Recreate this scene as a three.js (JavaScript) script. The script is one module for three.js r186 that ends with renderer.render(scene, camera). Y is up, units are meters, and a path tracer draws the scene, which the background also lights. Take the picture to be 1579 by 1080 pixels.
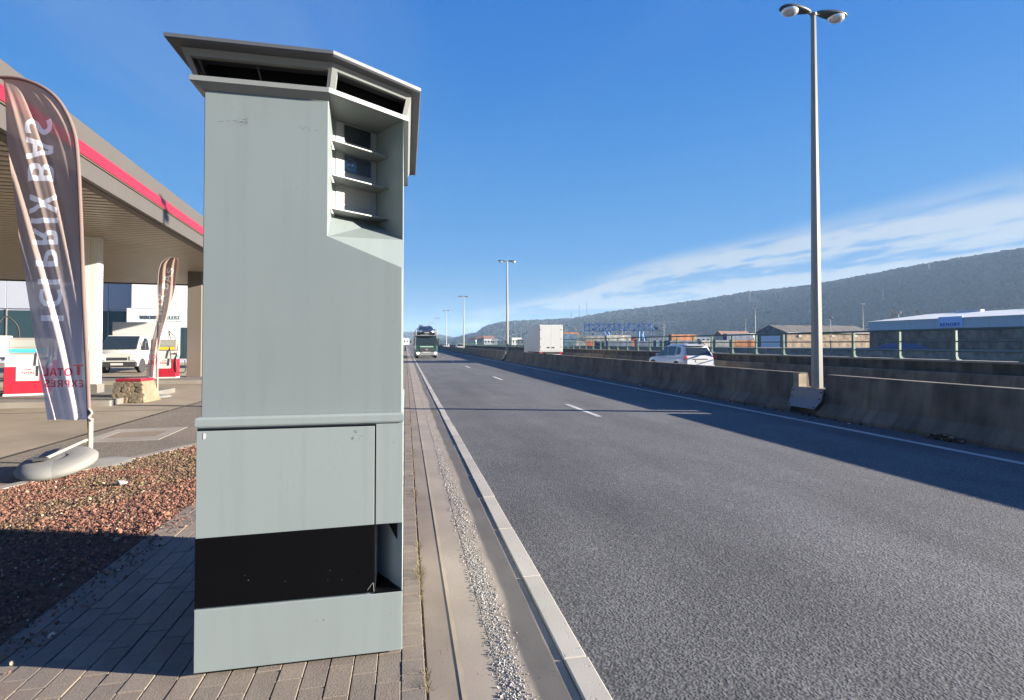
import * as THREE from 'three';
import { mergeGeometries, toCreasedNormals } from 'three/addons/utils/BufferGeometryUtils.js';
import { RoundedBoxGeometry } from 'three/addons/geometries/RoundedBoxGeometry.js';
import { FontLoader } from 'three/addons/loaders/FontLoader.js';
import { TextGeometry } from 'three/addons/geometries/TextGeometry.js';

// ---------------------------------------------------------------- camera, sky, sun, exposure
const W = 1579, H = 1080, F = 800, EYE = 1.7, DEG = Math.PI / 180;
const YAW = 11.58 * DEG, PITCH = 1.0 * DEG;
const scene = new THREE.Scene();
const camera = new THREE.PerspectiveCamera(2 * Math.atan(H / 2 / F) / DEG, W / H, 0.05, 12000);
camera.position.set(0, EYE, 0);
camera.rotation.set(PITCH, -YAW, 0, 'YXZ');
camera.setViewOffset(W, H, 0, 24, W, H);
const EXPOSURE = 4.4, SUN_AZ = 17 * DEG, SUN_EL = 14.5 * DEG;
const renderer = new THREE.WebGLRenderer({ antialias: true });
renderer.setSize(1024, 700);
renderer.toneMapping = THREE.LinearToneMapping;
renderer.toneMappingExposure = EXPOSURE;
renderer.shadowMap.enabled = true;
// the sun stands to the right of the road, a little behind the camera
const SUN = new THREE.Vector3(Math.cos(SUN_EL) * Math.cos(SUN_AZ), Math.sin(SUN_EL), Math.cos(SUN_EL) * Math.sin(SUN_AZ));
const sun = new THREE.DirectionalLight(new THREE.Color().setRGB(1, 0.91, 0.79), 5);
sun.position.copy(SUN).multiplyScalar(150).add(new THREE.Vector3(0, 0, -30));
sun.target.position.set(0, 0, -30);
sun.castShadow = true;
Object.assign(sun.shadow.camera, { left: -90, right: 90, top: 90, bottom: -90, near: 1, far: 400 });
sun.shadow.mapSize.set(4096, 4096);
scene.add(sun, sun.target);

// ---------------------------------------------------------------- random numbers and noise
function rng(seed) { let s = seed | 0; return () => { s = (s + 0x6d2b79f5) | 0; let t = Math.imul(s ^ (s >>> 15), 1 | s); t = (t + Math.imul(t ^ (t >>> 7), 61 | t)) ^ t; return ((t ^ (t >>> 14)) >>> 0) / 4294967296; }; }
const hash = (x, y, s) => { let h = Math.imul(x, 374761393) + Math.imul(y, 668265263) + Math.imul(s, 1274126177); h = Math.imul(h ^ (h >>> 13), 1274126177); return ((h ^ (h >>> 16)) >>> 0) / 4294967296; };
function vnoise(x, y, px, py, s) {             // periodic value noise, 0..1
  const xi = Math.floor(x), yi = Math.floor(y); let fx = x - xi, fy = y - yi;
  fx = fx * fx * (3 - 2 * fx); fy = fy * fy * (3 - 2 * fy);
  const m = (a, p) => ((a % p) + p) % p, x0 = m(xi, px), x1 = m(xi + 1, px), y0 = m(yi, py), y1 = m(yi + 1, py);
  const a = hash(x0, y0, s), b = hash(x1, y0, s), c = hash(x0, y1, s), d = hash(x1, y1, s);
  return (a + (b - a) * fx) * (1 - fy) + (c + (d - c) * fx) * fy;
}
function fbm(u, v, p, oct, s, py = p) { let a = 0.5, t = 0, n = 0; for (let i = 0; i < oct; i++) { t += a * vnoise(u * p, v * py, p, py, s + i); n += a; a *= 0.5; p *= 2; py *= 2; } return t / n; }
const clamp = (x, a = 0, b = 1) => Math.min(b, Math.max(a, x)), mix = (a, b, t) => a + (b - a) * t;
const smooth = (a, b, x) => { const t = clamp((x - a) / (b - a)); return t * t * (3 - 2 * t); };
const toS = (c) => 255 * (c <= 0.0031308 ? 12.92 * c : 1.055 * Math.pow(clamp(c), 1 / 2.4) - 0.055);

// ---------------------------------------------------------------- sky: clear winter air with thin high cloud
{
  const w = 3072, h = 1536, data = new Float32Array(w * h * 4);
  const lin = (r, g, b) => [r, g, b].map((c) => Math.pow(c / 255, 2.2) / EXPOSURE);
  const zen = lin(8, 88, 186), mid = lin(36, 126, 212), low = lin(78, 150, 214), hor = lin(114, 162, 196), cloud = lin(206, 216, 224);
  for (let j = h / 2 - 2; j < h; j++) {
    const el = ((j + 0.5) / h - 0.5) * Math.PI, y = Math.sin(el), ce = Math.cos(el), e = Math.max(0, el / DEG);
    for (let i = 0; i < w; i++) {
      const az = ((i + 0.5) / w - 0.5) * 2 * Math.PI, x = Math.cos(az) * ce, z = Math.sin(az) * ce;
      const cs = x * SUN.x + y * SUN.y + z * SUN.z, glow = Math.pow(clamp(cs * 0.5 + 0.5), 4);
      const o = (j * w + i) * 4;
      // thin cloud drawn out in bands along the valley, on a high plane
      const k = 1 / Math.max(y, 0.02), px = x * k, pz = z * k, far = smooth(0.5, 2.5, e);
      const warp = vnoise(px * 0.5 + 400, pz * 0.12 + 400, 4096, 4096, 5) - 0.5, warp2 = vnoise(px * 1.7 + 400, pz * 0.5 + 400, 4096, 4096, 6) - 0.5;
      let n = 0, m = 0, a = 0.5, fx = px * 0.75 + warp * 2.2 + 900, fz = pz * 0.17 + warp + 900;
      for (let q = 0; q < 6; q++) { const v = vnoise(fx, fz, 1 << 20, 1 << 20, 20 + q); n += a * v; a *= 0.54; fx = fx * 2.1 + fz * 0.35; fz *= 2.6; }
      const n2 = vnoise(px * 5 + pz * 0.7 + 700, pz * 1.9 + 700, 1 << 20, 1 << 20, 61) * 0.6 + vnoise(px * 11 + pz * 1.9 + 700, pz * 5.2 + 700, 1 << 20, 1 << 20, 62) * 0.4;
      const pw = px + warp * 2.6 + warp2 * 0.7, band = smooth(2.3, 4.6, pw) * (1 - 0.55 * smooth(9, 17, pw)), left = 0.22 * smooth(-6, -10, pw);
      let c = band * (0.1 + 1.1 * smooth(0.4, 0.62, n + 0.25 * (n2 - 0.5))) + left * smooth(0.4, 0.7, n) + 0.13 * smooth(0.45, 0.8, n) * smooth(0.35, 0.7, vnoise(px * 0.6 + 50, pz * 0.1 + 50, 4096, 4096, 33));
      c = clamp(c * far, 0, 0.8);
      const t1 = smooth(0, 11, e), t2 = smooth(5, 30, e), t3 = smooth(16, 62, e);
      for (let q = 0; q < 3; q++) {
        let v = mix(mix(mix(hor[q], low[q], t1), mid[q], t2), zen[q], t3);
        v = v * (1 + 0.2 * glow) + glow * [0.05, 0.035, 0.02][q] / EXPOSURE;
        data[o + q] = mix(v, cloud[q] * (0.9 + 0.3 * glow), c);
      }
      data[o + 3] = 1;
    }
  }
  for (let j = 0; j < h / 2 - 2; j++) for (let i = 0; i < w; i++) { const o = (j * w + i) * 4; data[o] = 0.08; data[o + 1] = 0.085; data[o + 2] = 0.09; data[o + 3] = 1; }
  const t = new THREE.DataTexture(data, w, h, THREE.RGBAFormat, THREE.FloatType);
  t.mapping = THREE.EquirectangularReflectionMapping; t.magFilter = THREE.LinearFilter; t.minFilter = THREE.LinearFilter; t.needsUpdate = true;
  scene.background = t; scene.environment = t;
}
scene.fog = new THREE.FogExp2(new THREE.Color().setRGB(0.5, 0.73, 1.0), 0.00014);

// ---------------------------------------------------------------- textures and materials
function tex(size, metres, seed, fn, py = 1) {  // fn(u, v) -> linear r, g, b, height
  const h = Math.round(size * py), a = new Uint8Array(size * h * 4), b = new Uint8Array(size * h * 4);
  for (let j = 0; j < h; j++) for (let i = 0; i < size; i++) {
    const [r, g, bl, ht] = fn((i + 0.5) / size, (j + 0.5) / h, seed), o = (j * size + i) * 4;
    a[o] = toS(r); a[o + 1] = toS(g); a[o + 2] = toS(bl); a[o + 3] = 255;
    b[o] = b[o + 1] = b[o + 2] = 255 * clamp(ht); b[o + 3] = 255;
  }
  const mk = (d, cs) => { const t = new THREE.DataTexture(d, size, h); t.wrapS = t.wrapT = THREE.RepeatWrapping; t.magFilter = THREE.LinearFilter; t.minFilter = THREE.LinearMipmapLinearFilter; t.generateMipmaps = true; if (cs) t.colorSpace = THREE.SRGBColorSpace; t.repeat.set(1 / metres, 1 / metres / py); t.needsUpdate = true; return t; };
  return { map: mk(a, true), bump: mk(b, false) };
}
const rgb = (r, g, b) => new THREE.Color().setRGB(r, g, b);
function mat(color, rough = 0.7, o = {}) {
  const { t, bump, ...rest } = o;
  const m = new (rest.clearcoat || rest.transmission || rest.sheen ? THREE.MeshPhysicalMaterial : THREE.MeshStandardMaterial)({ color: Array.isArray(color) ? rgb(...color) : color, roughness: rough, side: THREE.DoubleSide, ...rest });
  if (t) { m.map = t.map; if (bump) { m.bumpMap = t.bump; m.bumpScale = bump; } }
  return m;
}
const grey = (k, n, warm = 0) => [k * n * (1 + warm), k * n, k * n * (1 - warm)];
const T = {};
T.asphalt = tex(2048, 5, 11, (u, v, s) => {
  const g = vnoise(u * 520, v * 520, 520, 520, s), g2 = vnoise(u * 260 + 7, v * 260 + 3, 260, 260, s + 3), f = hash(Math.floor(u * 1024), Math.floor(v * 1024), 4), c = fbm(u, v, 5, 4, s + 9);
  const st = smooth(0.55, 0.8, g) * 0.9 + smooth(0.6, 0.85, g2) * 0.6 + (f > 0.93 ? 0.8 : 0) - smooth(0.42, 0.2, g) * 0.55;
  const k = (0.72 + 0.5 * st) * (0.84 + 0.32 * c);
  return [...grey(k, 1, 0.01).map((x) => x * 0.62), 0.35 + 0.45 * g + 0.2 * g2];
});
T.concrete = tex(1024, 2.5, 31, (u, v, s) => {
  const c = fbm(u, v, 4, 6, s), f = hash(Math.floor(u * 1024), Math.floor(v * 1024), 8), p = vnoise(u * 130, v * 130, 130, 130, s + 20), pit = 0.5 * smooth(0.9, 0.98, p);
  const k = (0.6 + 0.42 * c + (f - 0.5) * 0.12) * (1 - 0.4 * pit);
  return [k, k * 0.985, k * 0.95, 0.6 + 0.25 * c + 0.08 * f - 0.4 * pit];
});
T.weathered = tex(1024, 3, 57, (u, v, s) => {                     // old barrier concrete: streaks, pits, lichen
  const c = fbm(u, v, 4, 6, s), st = fbm(u, v, 24, 3, s + 30, 3), f = hash(Math.floor(u * 1024), Math.floor(v * 1024), 5), p = 0.6 * smooth(0.78, 0.95, vnoise(u * 190, v * 190, 190, 190, s + 6)) * smooth(0.4, 0.6, fbm(u, v, 9, 3, s + 16));
  const li = smooth(0.55, 0.75, fbm(u, v, 14, 4, s + 50)), k = (0.1 + 1.0 * c) * (0.5 + 0.8 * st) * (1 - 0.5 * p) * (0.88 + 0.24 * f);
  return [k * (1 + 0.05 * li), k * (0.97 + 0.03 * li), k * (0.9 - 0.1 * li), 0.5 + 0.3 * c - 0.4 * p + 0.1 * f];
});
T.paver = tex(1024, 1.2, 71, (u, v, s) => {
  const c = fbm(u, v, 5, 5, s), f = hash(Math.floor(u * 700), Math.floor(v * 700), 6), g = vnoise(u * 210, v * 210, 210, 210, s + 4);
  const k = 0.58 + 0.35 * c + 0.22 * (g - 0.5) + 0.18 * (f - 0.5) + (f > 0.985 ? 0.25 : 0);
  return [k, k * 0.97, k * 0.93, 0.4 + 0.3 * g + 0.2 * f];
});
T.paint = tex(1024, 1.6, 91, (u, v, s) => {                       // sprayed sheet metal with faint grime
  const c = fbm(u, v, 3, 5, s), st = fbm(u, v, 30, 3, s + 7, 2), sp = smooth(0.9, 0.97, vnoise(u * 160, v * 160, 160, 160, s + 9)), k = 0.9 + 0.1 * c - 0.045 * smooth(0.5, 0.8, st) - 0.12 * sp * smooth(0.5, 0.7, c);
  return [k, k, k * (0.995 - 0.01 * c), 0.5 + 0.12 * vnoise(u * 400, v * 400, 400, 400, s + 3) + 0.25 * c];
});
T.soil = tex(1024, 1.5, 111, (u, v, s) => {
  const c = fbm(u, v, 6, 6, s), g = vnoise(u * 90, v * 90, 90, 90, s + 4), k = 0.5 + 0.5 * c + 0.5 * (g - 0.5);
  return [k, k * 0.9, k * 0.85, 0.4 + 0.6 * g];
});
T.stone = tex(512, 1.2, 131, (u, v, s) => { const c = fbm(u, v, 6, 5, s), k = 0.55 + 0.6 * (c - 0.3); return [k, k * 0.93, k * 0.8, c]; });
T.scale = tex(512, 9, 151, (u, v, s) => { const c = fbm(u, v, 8, 5, s), b = fbm(u, v, 20, 3, s + 5, 5), k = 0.6 + 0.7 * (c - 0.5) + 0.4 * (b - 0.5); return [k, k, k, c]; });

const M = {
  asphalt: mat([0.185, 0.184, 0.182], 0.82, { t: T.asphalt, bump: 0.006, vertexColors: true }),
  forecourt: mat([0.3, 0.252, 0.196], 0.88, { t: T.asphalt, bump: 0.003, vertexColors: true }),
  slab: mat([0.33, 0.275, 0.208], 0.85, { t: T.concrete, bump: 0.002, vertexColors: true }),
  kerb: mat([0.31, 0.28, 0.24], 0.85, { t: T.concrete, bump: 0.004 }),
  strip: mat([0.31, 0.265, 0.22], 0.9, { t: T.concrete, bump: 0.003, vertexColors: true }),
  barrier: mat([0.25, 0.21, 0.165], 0.93, { t: T.weathered, bump: 0.006 }),
  parapet: mat([0.17, 0.15, 0.125], 0.95, { t: T.weathered, bump: 0.006 }),
  marking: mat([0.5, 0.495, 0.47], 0.7, { t: T.concrete, bump: 0.002 }),
  housing: mat([0.193, 0.226, 0.224], 0.42, { t: T.paint, bump: 0.0006 }),
  housingLow: mat([0.238, 0.276, 0.27], 0.45, { t: T.paint, bump: 0.0006 }),
  trim: mat([0.21, 0.225, 0.22], 0.45, { t: T.paint, bump: 0.0004 }),
  recess: mat([0.3, 0.3, 0.29], 0.5, { t: T.paint, bump: 0.0005 }),
  roofDark: mat([0.085, 0.09, 0.1], 0.5, { t: T.paint }),
  black: new THREE.MeshPhysicalMaterial({ color: rgb(0.0022, 0.0022, 0.0028), roughness: 0.6, specularIntensity: 0.15, side: THREE.DoubleSide }),
  void: new THREE.MeshPhysicalMaterial({ color: rgb(0.003, 0.003, 0.004), roughness: 0.7, specularIntensity: 0.3, side: THREE.DoubleSide }),
  galv: mat([0.3, 0.285, 0.25], 0.45, { metalness: 0.35, t: T.paint }),
  steelPlate: mat([0.2, 0.2, 0.2], 0.55, { metalness: 0.3, t: T.paint }),
  bolt: mat([0.03, 0.03, 0.03], 0.5, { metalness: 0.5 }),
  lampShell: mat([0.06, 0.075, 0.085], 0.4),
  lampGlass: mat([0.75, 0.77, 0.78], 0.12, { metalness: 0.55 }),
  railGreen: mat([0.09, 0.16, 0.115], 0.5, { t: T.paint }),
  railDark: mat([0.05, 0.09, 0.085], 0.5),
  white: mat([0.5, 0.5, 0.48], 0.4, { t: T.paint }),
  carWhite: mat([0.55, 0.56, 0.58], 0.28, { clearcoat: 0.7, clearcoatRoughness: 0.08 }),
  carGrey: mat([0.4, 0.41, 0.42], 0.3, { clearcoat: 0.6 }),
  carBlack: mat([0.02, 0.022, 0.026], 0.25, { clearcoat: 0.8 }),
  truckGreen: mat([0.012, 0.05, 0.04], 0.3, { clearcoat: 0.7 }),
  glassDark: mat([0.018, 0.026, 0.032], 0.06, { clearcoat: 0.5 }),
  plastic: mat([0.035, 0.035, 0.038], 0.6),
  tyre: mat([0.018, 0.018, 0.018], 0.85),
  rim: mat([0.45, 0.46, 0.48], 0.35, { metalness: 0.7 }),
  redLens: mat([0.55, 0.02, 0.025], 0.2, { clearcoat: 0.6 }),
  clearLens: mat([0.7, 0.72, 0.74], 0.1, { metalness: 0.4 }),
  plate: mat([0.5, 0.49, 0.46], 0.5),
  headlamp: mat([0.9, 0.9, 0.9], 0.2, { emissive: rgb(1, 0.97, 0.9), emissiveIntensity: 1.6 }),
  red: mat([0.34, 0.014, 0.03], 0.4, { t: T.paint }),
  fascia: mat([0.085, 0.075, 0.065], 0.5, { t: T.paint }),
  soffit: mat([0.4, 0.35, 0.265], 0.42, { t: T.paint }),
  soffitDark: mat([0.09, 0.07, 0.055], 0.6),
  cream: mat([0.72, 0.69, 0.6], 0.45, { t: T.paint }),
  taupe: mat([0.14, 0.12, 0.1], 0.6),
  plinth: mat([0.17, 0.16, 0.145], 0.85, { t: T.concrete }),
  baseGrey: mat([0.25, 0.25, 0.235], 0.75, { t: T.concrete, bump: 0.002 }),
  poleWhite: mat([0.3, 0.25, 0.22], 0.5),
  wood: mat([0.4, 0.36, 0.28], 0.7),
  stone: mat([0.28, 0.235, 0.175], 0.95, { t: T.stone, bump: 0.03 }),
  panelWhite: mat([0.78, 0.78, 0.76], 0.5), panelMint: mat([0.6, 0.66, 0.62], 0.35), panelGrey: mat([0.42, 0.44, 0.48], 0.4),
  glassTeal: mat([0.03, 0.055, 0.06], 0.08, { clearcoat: 0.4 }),
  yellow: mat([0.75, 0.4, 0.02], 0.5), teal: mat([0.05, 0.32, 0.4], 0.4), screen: mat([0.25, 0.26, 0.24], 0.25), hose: mat([0.015, 0.015, 0.015], 0.6), greenGrip: mat([0.02, 0.3, 0.12], 0.5),
};
const matc = new Map();
const col = (r, g, b, rough = 0.7, t) => { const k = [r, g, b, rough, t?.map.uuid].join(); if (!matc.has(k)) matc.set(k, mat([r, g, b], rough, t ? { t } : {})); return matc.get(k); };

// ---------------------------------------------------------------- object helpers
const used = new Map();
function numbered(n) { const k = used.get(n) ?? 0; used.set(n, k + 1); return k ? n + '_' + String(k).padStart(3, '0') : n; }
function put(o) { o.traverse((c) => { if (c.isMesh) { c.castShadow = c.receiveShadow = true; } }); return o; }
function tag(o, label, category, group) { o.userData.label = label; o.userData.category = category; if (group) o.userData.group = group; return o; }
function thing(name, label, category, [x, y, z] = [0, 0, 0], ry = 0, group) {
  const g = new THREE.Group(); g.name = numbered(name); g.position.set(x, y, z); g.rotation.y = ry; scene.add(g); g.updateMatrixWorld(true);
  return tag(g, label, category, group);
}
function part(parent, name, geo, m, label) { const o = new THREE.Mesh(geo, m); o.name = name; o.castShadow = o.receiveShadow = true; if (label) o.userData.label = label; parent.add(o); return o; }
function partW(parent, name, geo, m, label) { parent.updateMatrixWorld(true); geo.applyMatrix4(parent.matrixWorld.clone().invert()); return part(parent, name, geo, m, label); }
function struct(name, geo, m) { const o = new THREE.Mesh(geo, m); o.name = numbered(name); o.userData.kind = 'structure'; o.receiveShadow = o.castShadow = true; scene.add(o); return o; }
function copyOf(o, [x, y, z], ry, label, group) { const c = o.clone(); c.name = numbered(o.name.replace(/_\d{3}$/, '')); c.position.set(x, y, z); c.rotation.y = ry; c.userData = { ...o.userData, label }; if (group) c.userData.group = group; scene.add(c); return c; }
const A = new THREE.Vector3(), B = new THREE.Vector3(), C = new THREE.Vector3();
function boxUV(g) {                                             // uv in metres from the dominant axis of the face
  if (g.index) g = g.toNonIndexed();
  const p = g.attributes.position, n = g.attributes.normal, uv = new Float32Array(p.count * 2);
  for (let i = 0; i < p.count; i += 3) {
    A.fromBufferAttribute(p, i); B.fromBufferAttribute(p, i + 1).sub(A); C.fromBufferAttribute(p, i + 2).sub(A); B.cross(C);
    const ax = Math.abs(B.x), ay = Math.abs(B.y), az = Math.abs(B.z);
    for (let k = i; k < i + 3; k++) { const x = p.getX(k), y = p.getY(k), z = p.getZ(k); if (ay >= ax && ay >= az) { uv[2 * k] = x; uv[2 * k + 1] = z; } else if (ax >= az) { uv[2 * k] = z; uv[2 * k + 1] = y; } else { uv[2 * k] = x; uv[2 * k + 1] = y; } }
  }
  g.setAttribute('uv', new THREE.BufferAttribute(uv, 2)); if (!n) g.computeVertexNormals();
  return g;
}
const clean = (g) => { g = g.index ? g.toNonIndexed() : g; for (const k of Object.keys(g.attributes)) if (!['position', 'normal', 'uv'].includes(k)) g.deleteAttribute(k); return g; };
const join = (...l) => boxUV(mergeGeometries(l.flat().map((g) => { const c = clean(g); if (!c.attributes.uv) boxUV(c); return c; })));
const bx = (x0, x1, y0, y1, z0, z1) => boxUV(new THREE.BoxGeometry(x1 - x0, y1 - y0, z1 - z0).translate((x0 + x1) / 2, (y0 + y1) / 2, (z0 + z1) / 2));   // z in three's sense
const rb = (x0, x1, y0, y1, z0, z1, r = 0.01, seg = 2) => boxUV(new RoundedBoxGeometry(x1 - x0, y1 - y0, z1 - z0, seg, r).translate((x0 + x1) / 2, (y0 + y1) / 2, (z0 + z1) / 2));
const cyl = (r0, r1, h, n = 12, x = 0, y = 0, z = 0) => new THREE.CylinderGeometry(r1, r0, h, n).translate(x, y + h / 2, z);
function tube(pts, r, n = 8, seg = 40) { return new THREE.TubeGeometry(new THREE.CatmullRomCurve3(pts.map((p) => new THREE.Vector3(...p))), seg, r, n); }
function bar(a, b, r, n = 6, r2 = r) { const p = new THREE.Vector3(...a), q = new THREE.Vector3(...b), d = q.clone().sub(p), g = new THREE.CylinderGeometry(r2, r, d.length(), n); g.translate(0, d.length() / 2, 0); g.applyQuaternion(new THREE.Quaternion().setFromUnitVectors(new THREE.Vector3(0, 1, 0), d.normalize())); return g.translate(p.x, p.y, p.z); }
function polys(list) {                                          // flat convex polygons [[X, Y, forward] ...]
  const pos = [];
  for (const f of list) for (let i = 1; i < f.length - 1; i++) for (const p of [f[0], f[i], f[i + 1]]) pos.push(p[0], p[1], -p[2]);
  const g = new THREE.BufferGeometry(); g.setAttribute('position', new THREE.Float32BufferAttribute(pos, 3)); g.computeVertexNormals(); return boxUV(g);
}
function plan(poly, y0, y1, bevel = 0) {                        // plan outline [[X, forward] ...] raised from y0 to y1
  const s = new THREE.Shape(poly.map(([x, z]) => new THREE.Vector2(x, z)));
  const g = new THREE.ExtrudeGeometry(s, { depth: y1 - y0 - 2 * bevel, bevelEnabled: bevel > 0, bevelSize: bevel, bevelThickness: bevel, bevelOffset: -bevel, bevelSegments: 2 });
  g.rotateX(-Math.PI / 2).translate(0, y0 + bevel, 0); return boxUV(g);
}
function face(poly, z, depth, bevel = 0) {                      // elevation outline [[X, Y] ...], front at forward distance z, thickness going away
  const s = new THREE.Shape(poly.map(([x, y]) => new THREE.Vector2(x, y)));
  const g = new THREE.ExtrudeGeometry(s, { depth: depth - 2 * bevel, bevelEnabled: bevel > 0, bevelSize: bevel, bevelThickness: bevel, bevelOffset: -bevel, bevelSegments: 2 });
  g.translate(0, 0, -z - depth + bevel); return boxUV(g);
}
function prism(profile, z0, z1) {                               // profile [[X, Y] ...] drawn out from forward z0 to z1
  const s = new THREE.Shape(profile.map(([x, y]) => new THREE.Vector2(x, y))), g = new THREE.ExtrudeGeometry(s, { depth: z1 - z0, bevelEnabled: false });
  return boxUV(g.translate(0, 0, -z1));
}
function sheet(x0, x1, z0, z1, y, nx, nz, shade, zs) {          // level sheet with a colour at each grid point
  const pos = [], c = [], idx = [], uv = [];
  for (let j = 0; j <= nz; j++) for (let i = 0; i <= nx; i++) {
    const X = mix(x0, x1, i / nx), t = j / nz, Z = zs ? z0 + (z1 - z0) * Math.pow(t, zs) : mix(z0, z1, t), Y = typeof y === 'function' ? y(X, Z) : y;
    pos.push(X, Y, -Z); uv.push(X, Z); const k = shade ? shade(X, Z) : 1; Array.isArray(k) ? c.push(...k) : c.push(k, k, k);
  }
  for (let j = 0; j < nz; j++) for (let i = 0; i < nx; i++) { const a = j * (nx + 1) + i, b = a + 1, d = a + nx + 1; idx.push(a, b, d, b, d + 1, d); }
  const g = new THREE.BufferGeometry(); g.setAttribute('position', new THREE.Float32BufferAttribute(pos, 3)); g.setAttribute('color', new THREE.Float32BufferAttribute(c, 3)); g.setAttribute('uv', new THREE.Float32BufferAttribute(uv, 2)); g.setIndex(idx); g.computeVertexNormals(); return g;
}
const wn = (x, z, s, seed) => fbm(x / s / 64 + 50, z / s / 64 + 50, 64, 4, seed);         // world noise with grain s metres
const COS = Math.cos(YAW), SIN = Math.sin(YAW);
const gp = (px, d) => { const u = (px - 789.5) / F; return [d * (SIN + u * COS), d * (COS - u * SIN)]; };   // place at view depth d: X, forward
const hy = (py, d) => EYE + (530 - py) / F * d;                                            // height there
const font = await new FontLoader().loadAsync('fonts/droid/droid_sans_bold.typeface.json');
const fontR = await new FontLoader().loadAsync('fonts/droid/droid_sans_regular.typeface.json');
function letters(s, size, depth, f = font) { const g = new TextGeometry(s, { font: f, size, depth, curveSegments: 4 }); g.computeBoundingBox(); const b = g.boundingBox; return g.translate(-(b.min.x + b.max.x) / 2, -(b.min.y + b.max.y) / 2, 0); }

// ================================================================ THE SETTING
// ground: left bank, river bed, right bank in one sheet
{
  const g = prism([[-4000, -0.14], [19.2, -0.14], [19.4, -3.2], [99.8, -3.2], [100, 0.4], [6000, 0.4], [6000, -6], [-4000, -6]], -60, 7000);
  struct('ground', g, mat([0.2, 0.19, 0.15], 0.95, { t: T.scale }));
  const w = new THREE.PlaneGeometry(80, 4000).rotateX(-Math.PI / 2).translate(59.6, -2.2, -1900);
  struct('river', boxUV(w), mat([0.03, 0.05, 0.055], 0.12, { t: T.scale, bump: 0.02 }));
}
// road
const roadShade = (X, Z) => 0.9 + 0.4 * (wn(X * 2.2, Z * 0.3, 1.1, 3) - 0.5) + 0.34 * (wn(X, Z, 0.35, 5) - 0.5) - 0.12 * smooth(0.56, 0.66, wn(X * 1.5, Z * 0.25, 2.5, 6));
struct('road', sheet(0.97, 9.62, 0.5, 1500, 0, 60, 260, roadShade, 2.2), M.asphalt);
struct('far_carriageway', sheet(10, 17.2, 0.5, 1500, 0, 24, 160, (X, Z) => 0.85 + 0.3 * (wn(X, Z, 0.8, 8) - 0.5), 2.2), M.asphalt);
{ // painted lines
  const r = rng(4);
  for (let k = -1; k < 24; k++) { const z0 = 11.5 + 12.4 * k - 0.05; if (z0 < 2) continue; const o = struct('lane_dash', bx(4.34 + 0.01 * r(), 4.48, 0.001, 0.0045, -z0 - 2.5, -z0), M.marking); o.userData.label = 'white dash between the two lanes'; }
  struct('edge_line', bx(8.5, 8.64, 0.001, 0.0045, -600, -1), M.marking);
  struct('far_edge_line', bx(10.6, 10.72, 0.001, 0.0045, -600, -1), M.marking);
}
// strip between road and pavers: concrete edging units, gutter, grit, slabs
{
  const edge = struct('road_edging', bx(0.815, 0.975, -0.14, -0.02, -400, -0.6), mat([0.05, 0.045, 0.04], 0.95, { t: T.soil, bump: 0.01 })), r = rng(8);
  const v = [0, 1, 2, 3].map((k) => { const n = 0.992, g = boxUV(new RoundedBoxGeometry(0.132 + 0.004 * (k % 2), 0.06, n, 2, 0.008)); const uv = g.attributes.uv; for (let i = 0; i < uv.count; i++) uv.setXY(i, uv.getX(i) + k * 0.71, uv.getY(i) + k * 1.3); return g; });
  const ms = [0.9, 1, 1.06].map((k) => mat([0.41 * k, 0.385 * k, 0.345 * k], 0.85, { t: T.concrete, bump: 0.006 }));
  for (let k = 0; k < 60; k++) { const o = part(edge, k ? 'edging_stone_' + String(k).padStart(3, '0') : 'edging_stone', v[k % 4], ms[Math.floor(r() * 3)]); o.position.set(0.905 + (r() - 0.5) * 0.006, -0.0225 + (r() - 0.5) * 0.004, -(1.2 + k)); o.rotation.y = (r() - 0.5) * 0.004; }
  const far = bx(0.84, 0.97, -0.05, 0.0065, -400, -60.75); part(edge, 'far_edging', far, M.kerb).userData.kind = 'stuff';
  const gh = (X) => -0.0065 ;
  struct('gutter', sheet(0.475, 0.83, 0.6, 400, (X, Z) => gh(X), 40, 500, (X, Z) => {
    const e0 = 0.07 * (wn(0, Z, 0.6, 2) - 0.5) + 0.03 * (wn(X, Z, 0.1, 14) - 0.5), t = smooth(0.62 + e0, 0.665 + e0, X) * (1 - smooth(0.785 + e0 * 0.2, 0.797 + e0 * 0.2, X)), n = 0.8 + 0.5 * wn(X, Z, 0.12, 12);
    return [mix(0.98, 0.34, t) * n, mix(0.98, 0.37, t) * n, mix(0.97, 0.42, t) * n];
  }, 2), M.strip);
  struct('concrete_strip', sheet(0.292, 0.48, 0.6, 400, -0.008, 8, 400, (X, Z) => 1.02 + 0.25 * (wn(X, Z, 0.2, 22) - 0.5), 2), M.strip);
  struct('mortar_line', sheet(0.272, 0.298, 0.6, 120, -0.0055, 2, 300, (X, Z) => { const k = 1.15 + 0.5 * (wn(X, Z, 0.06, 32) - 0.5); return [k, k * 0.98, k * 0.9]; }, 2), M.strip);
  const path = struct('edge_path', sheet(0.118, 0.28, 0.6, 400, -0.0095, 6, 400, (X, Z) => { const k = 0.78 + 0.3 * (wn(X, Z, 0.15, 42) - 0.5); return [k, k * 0.97, k * 0.95]; }, 2), M.strip);
}
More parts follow.
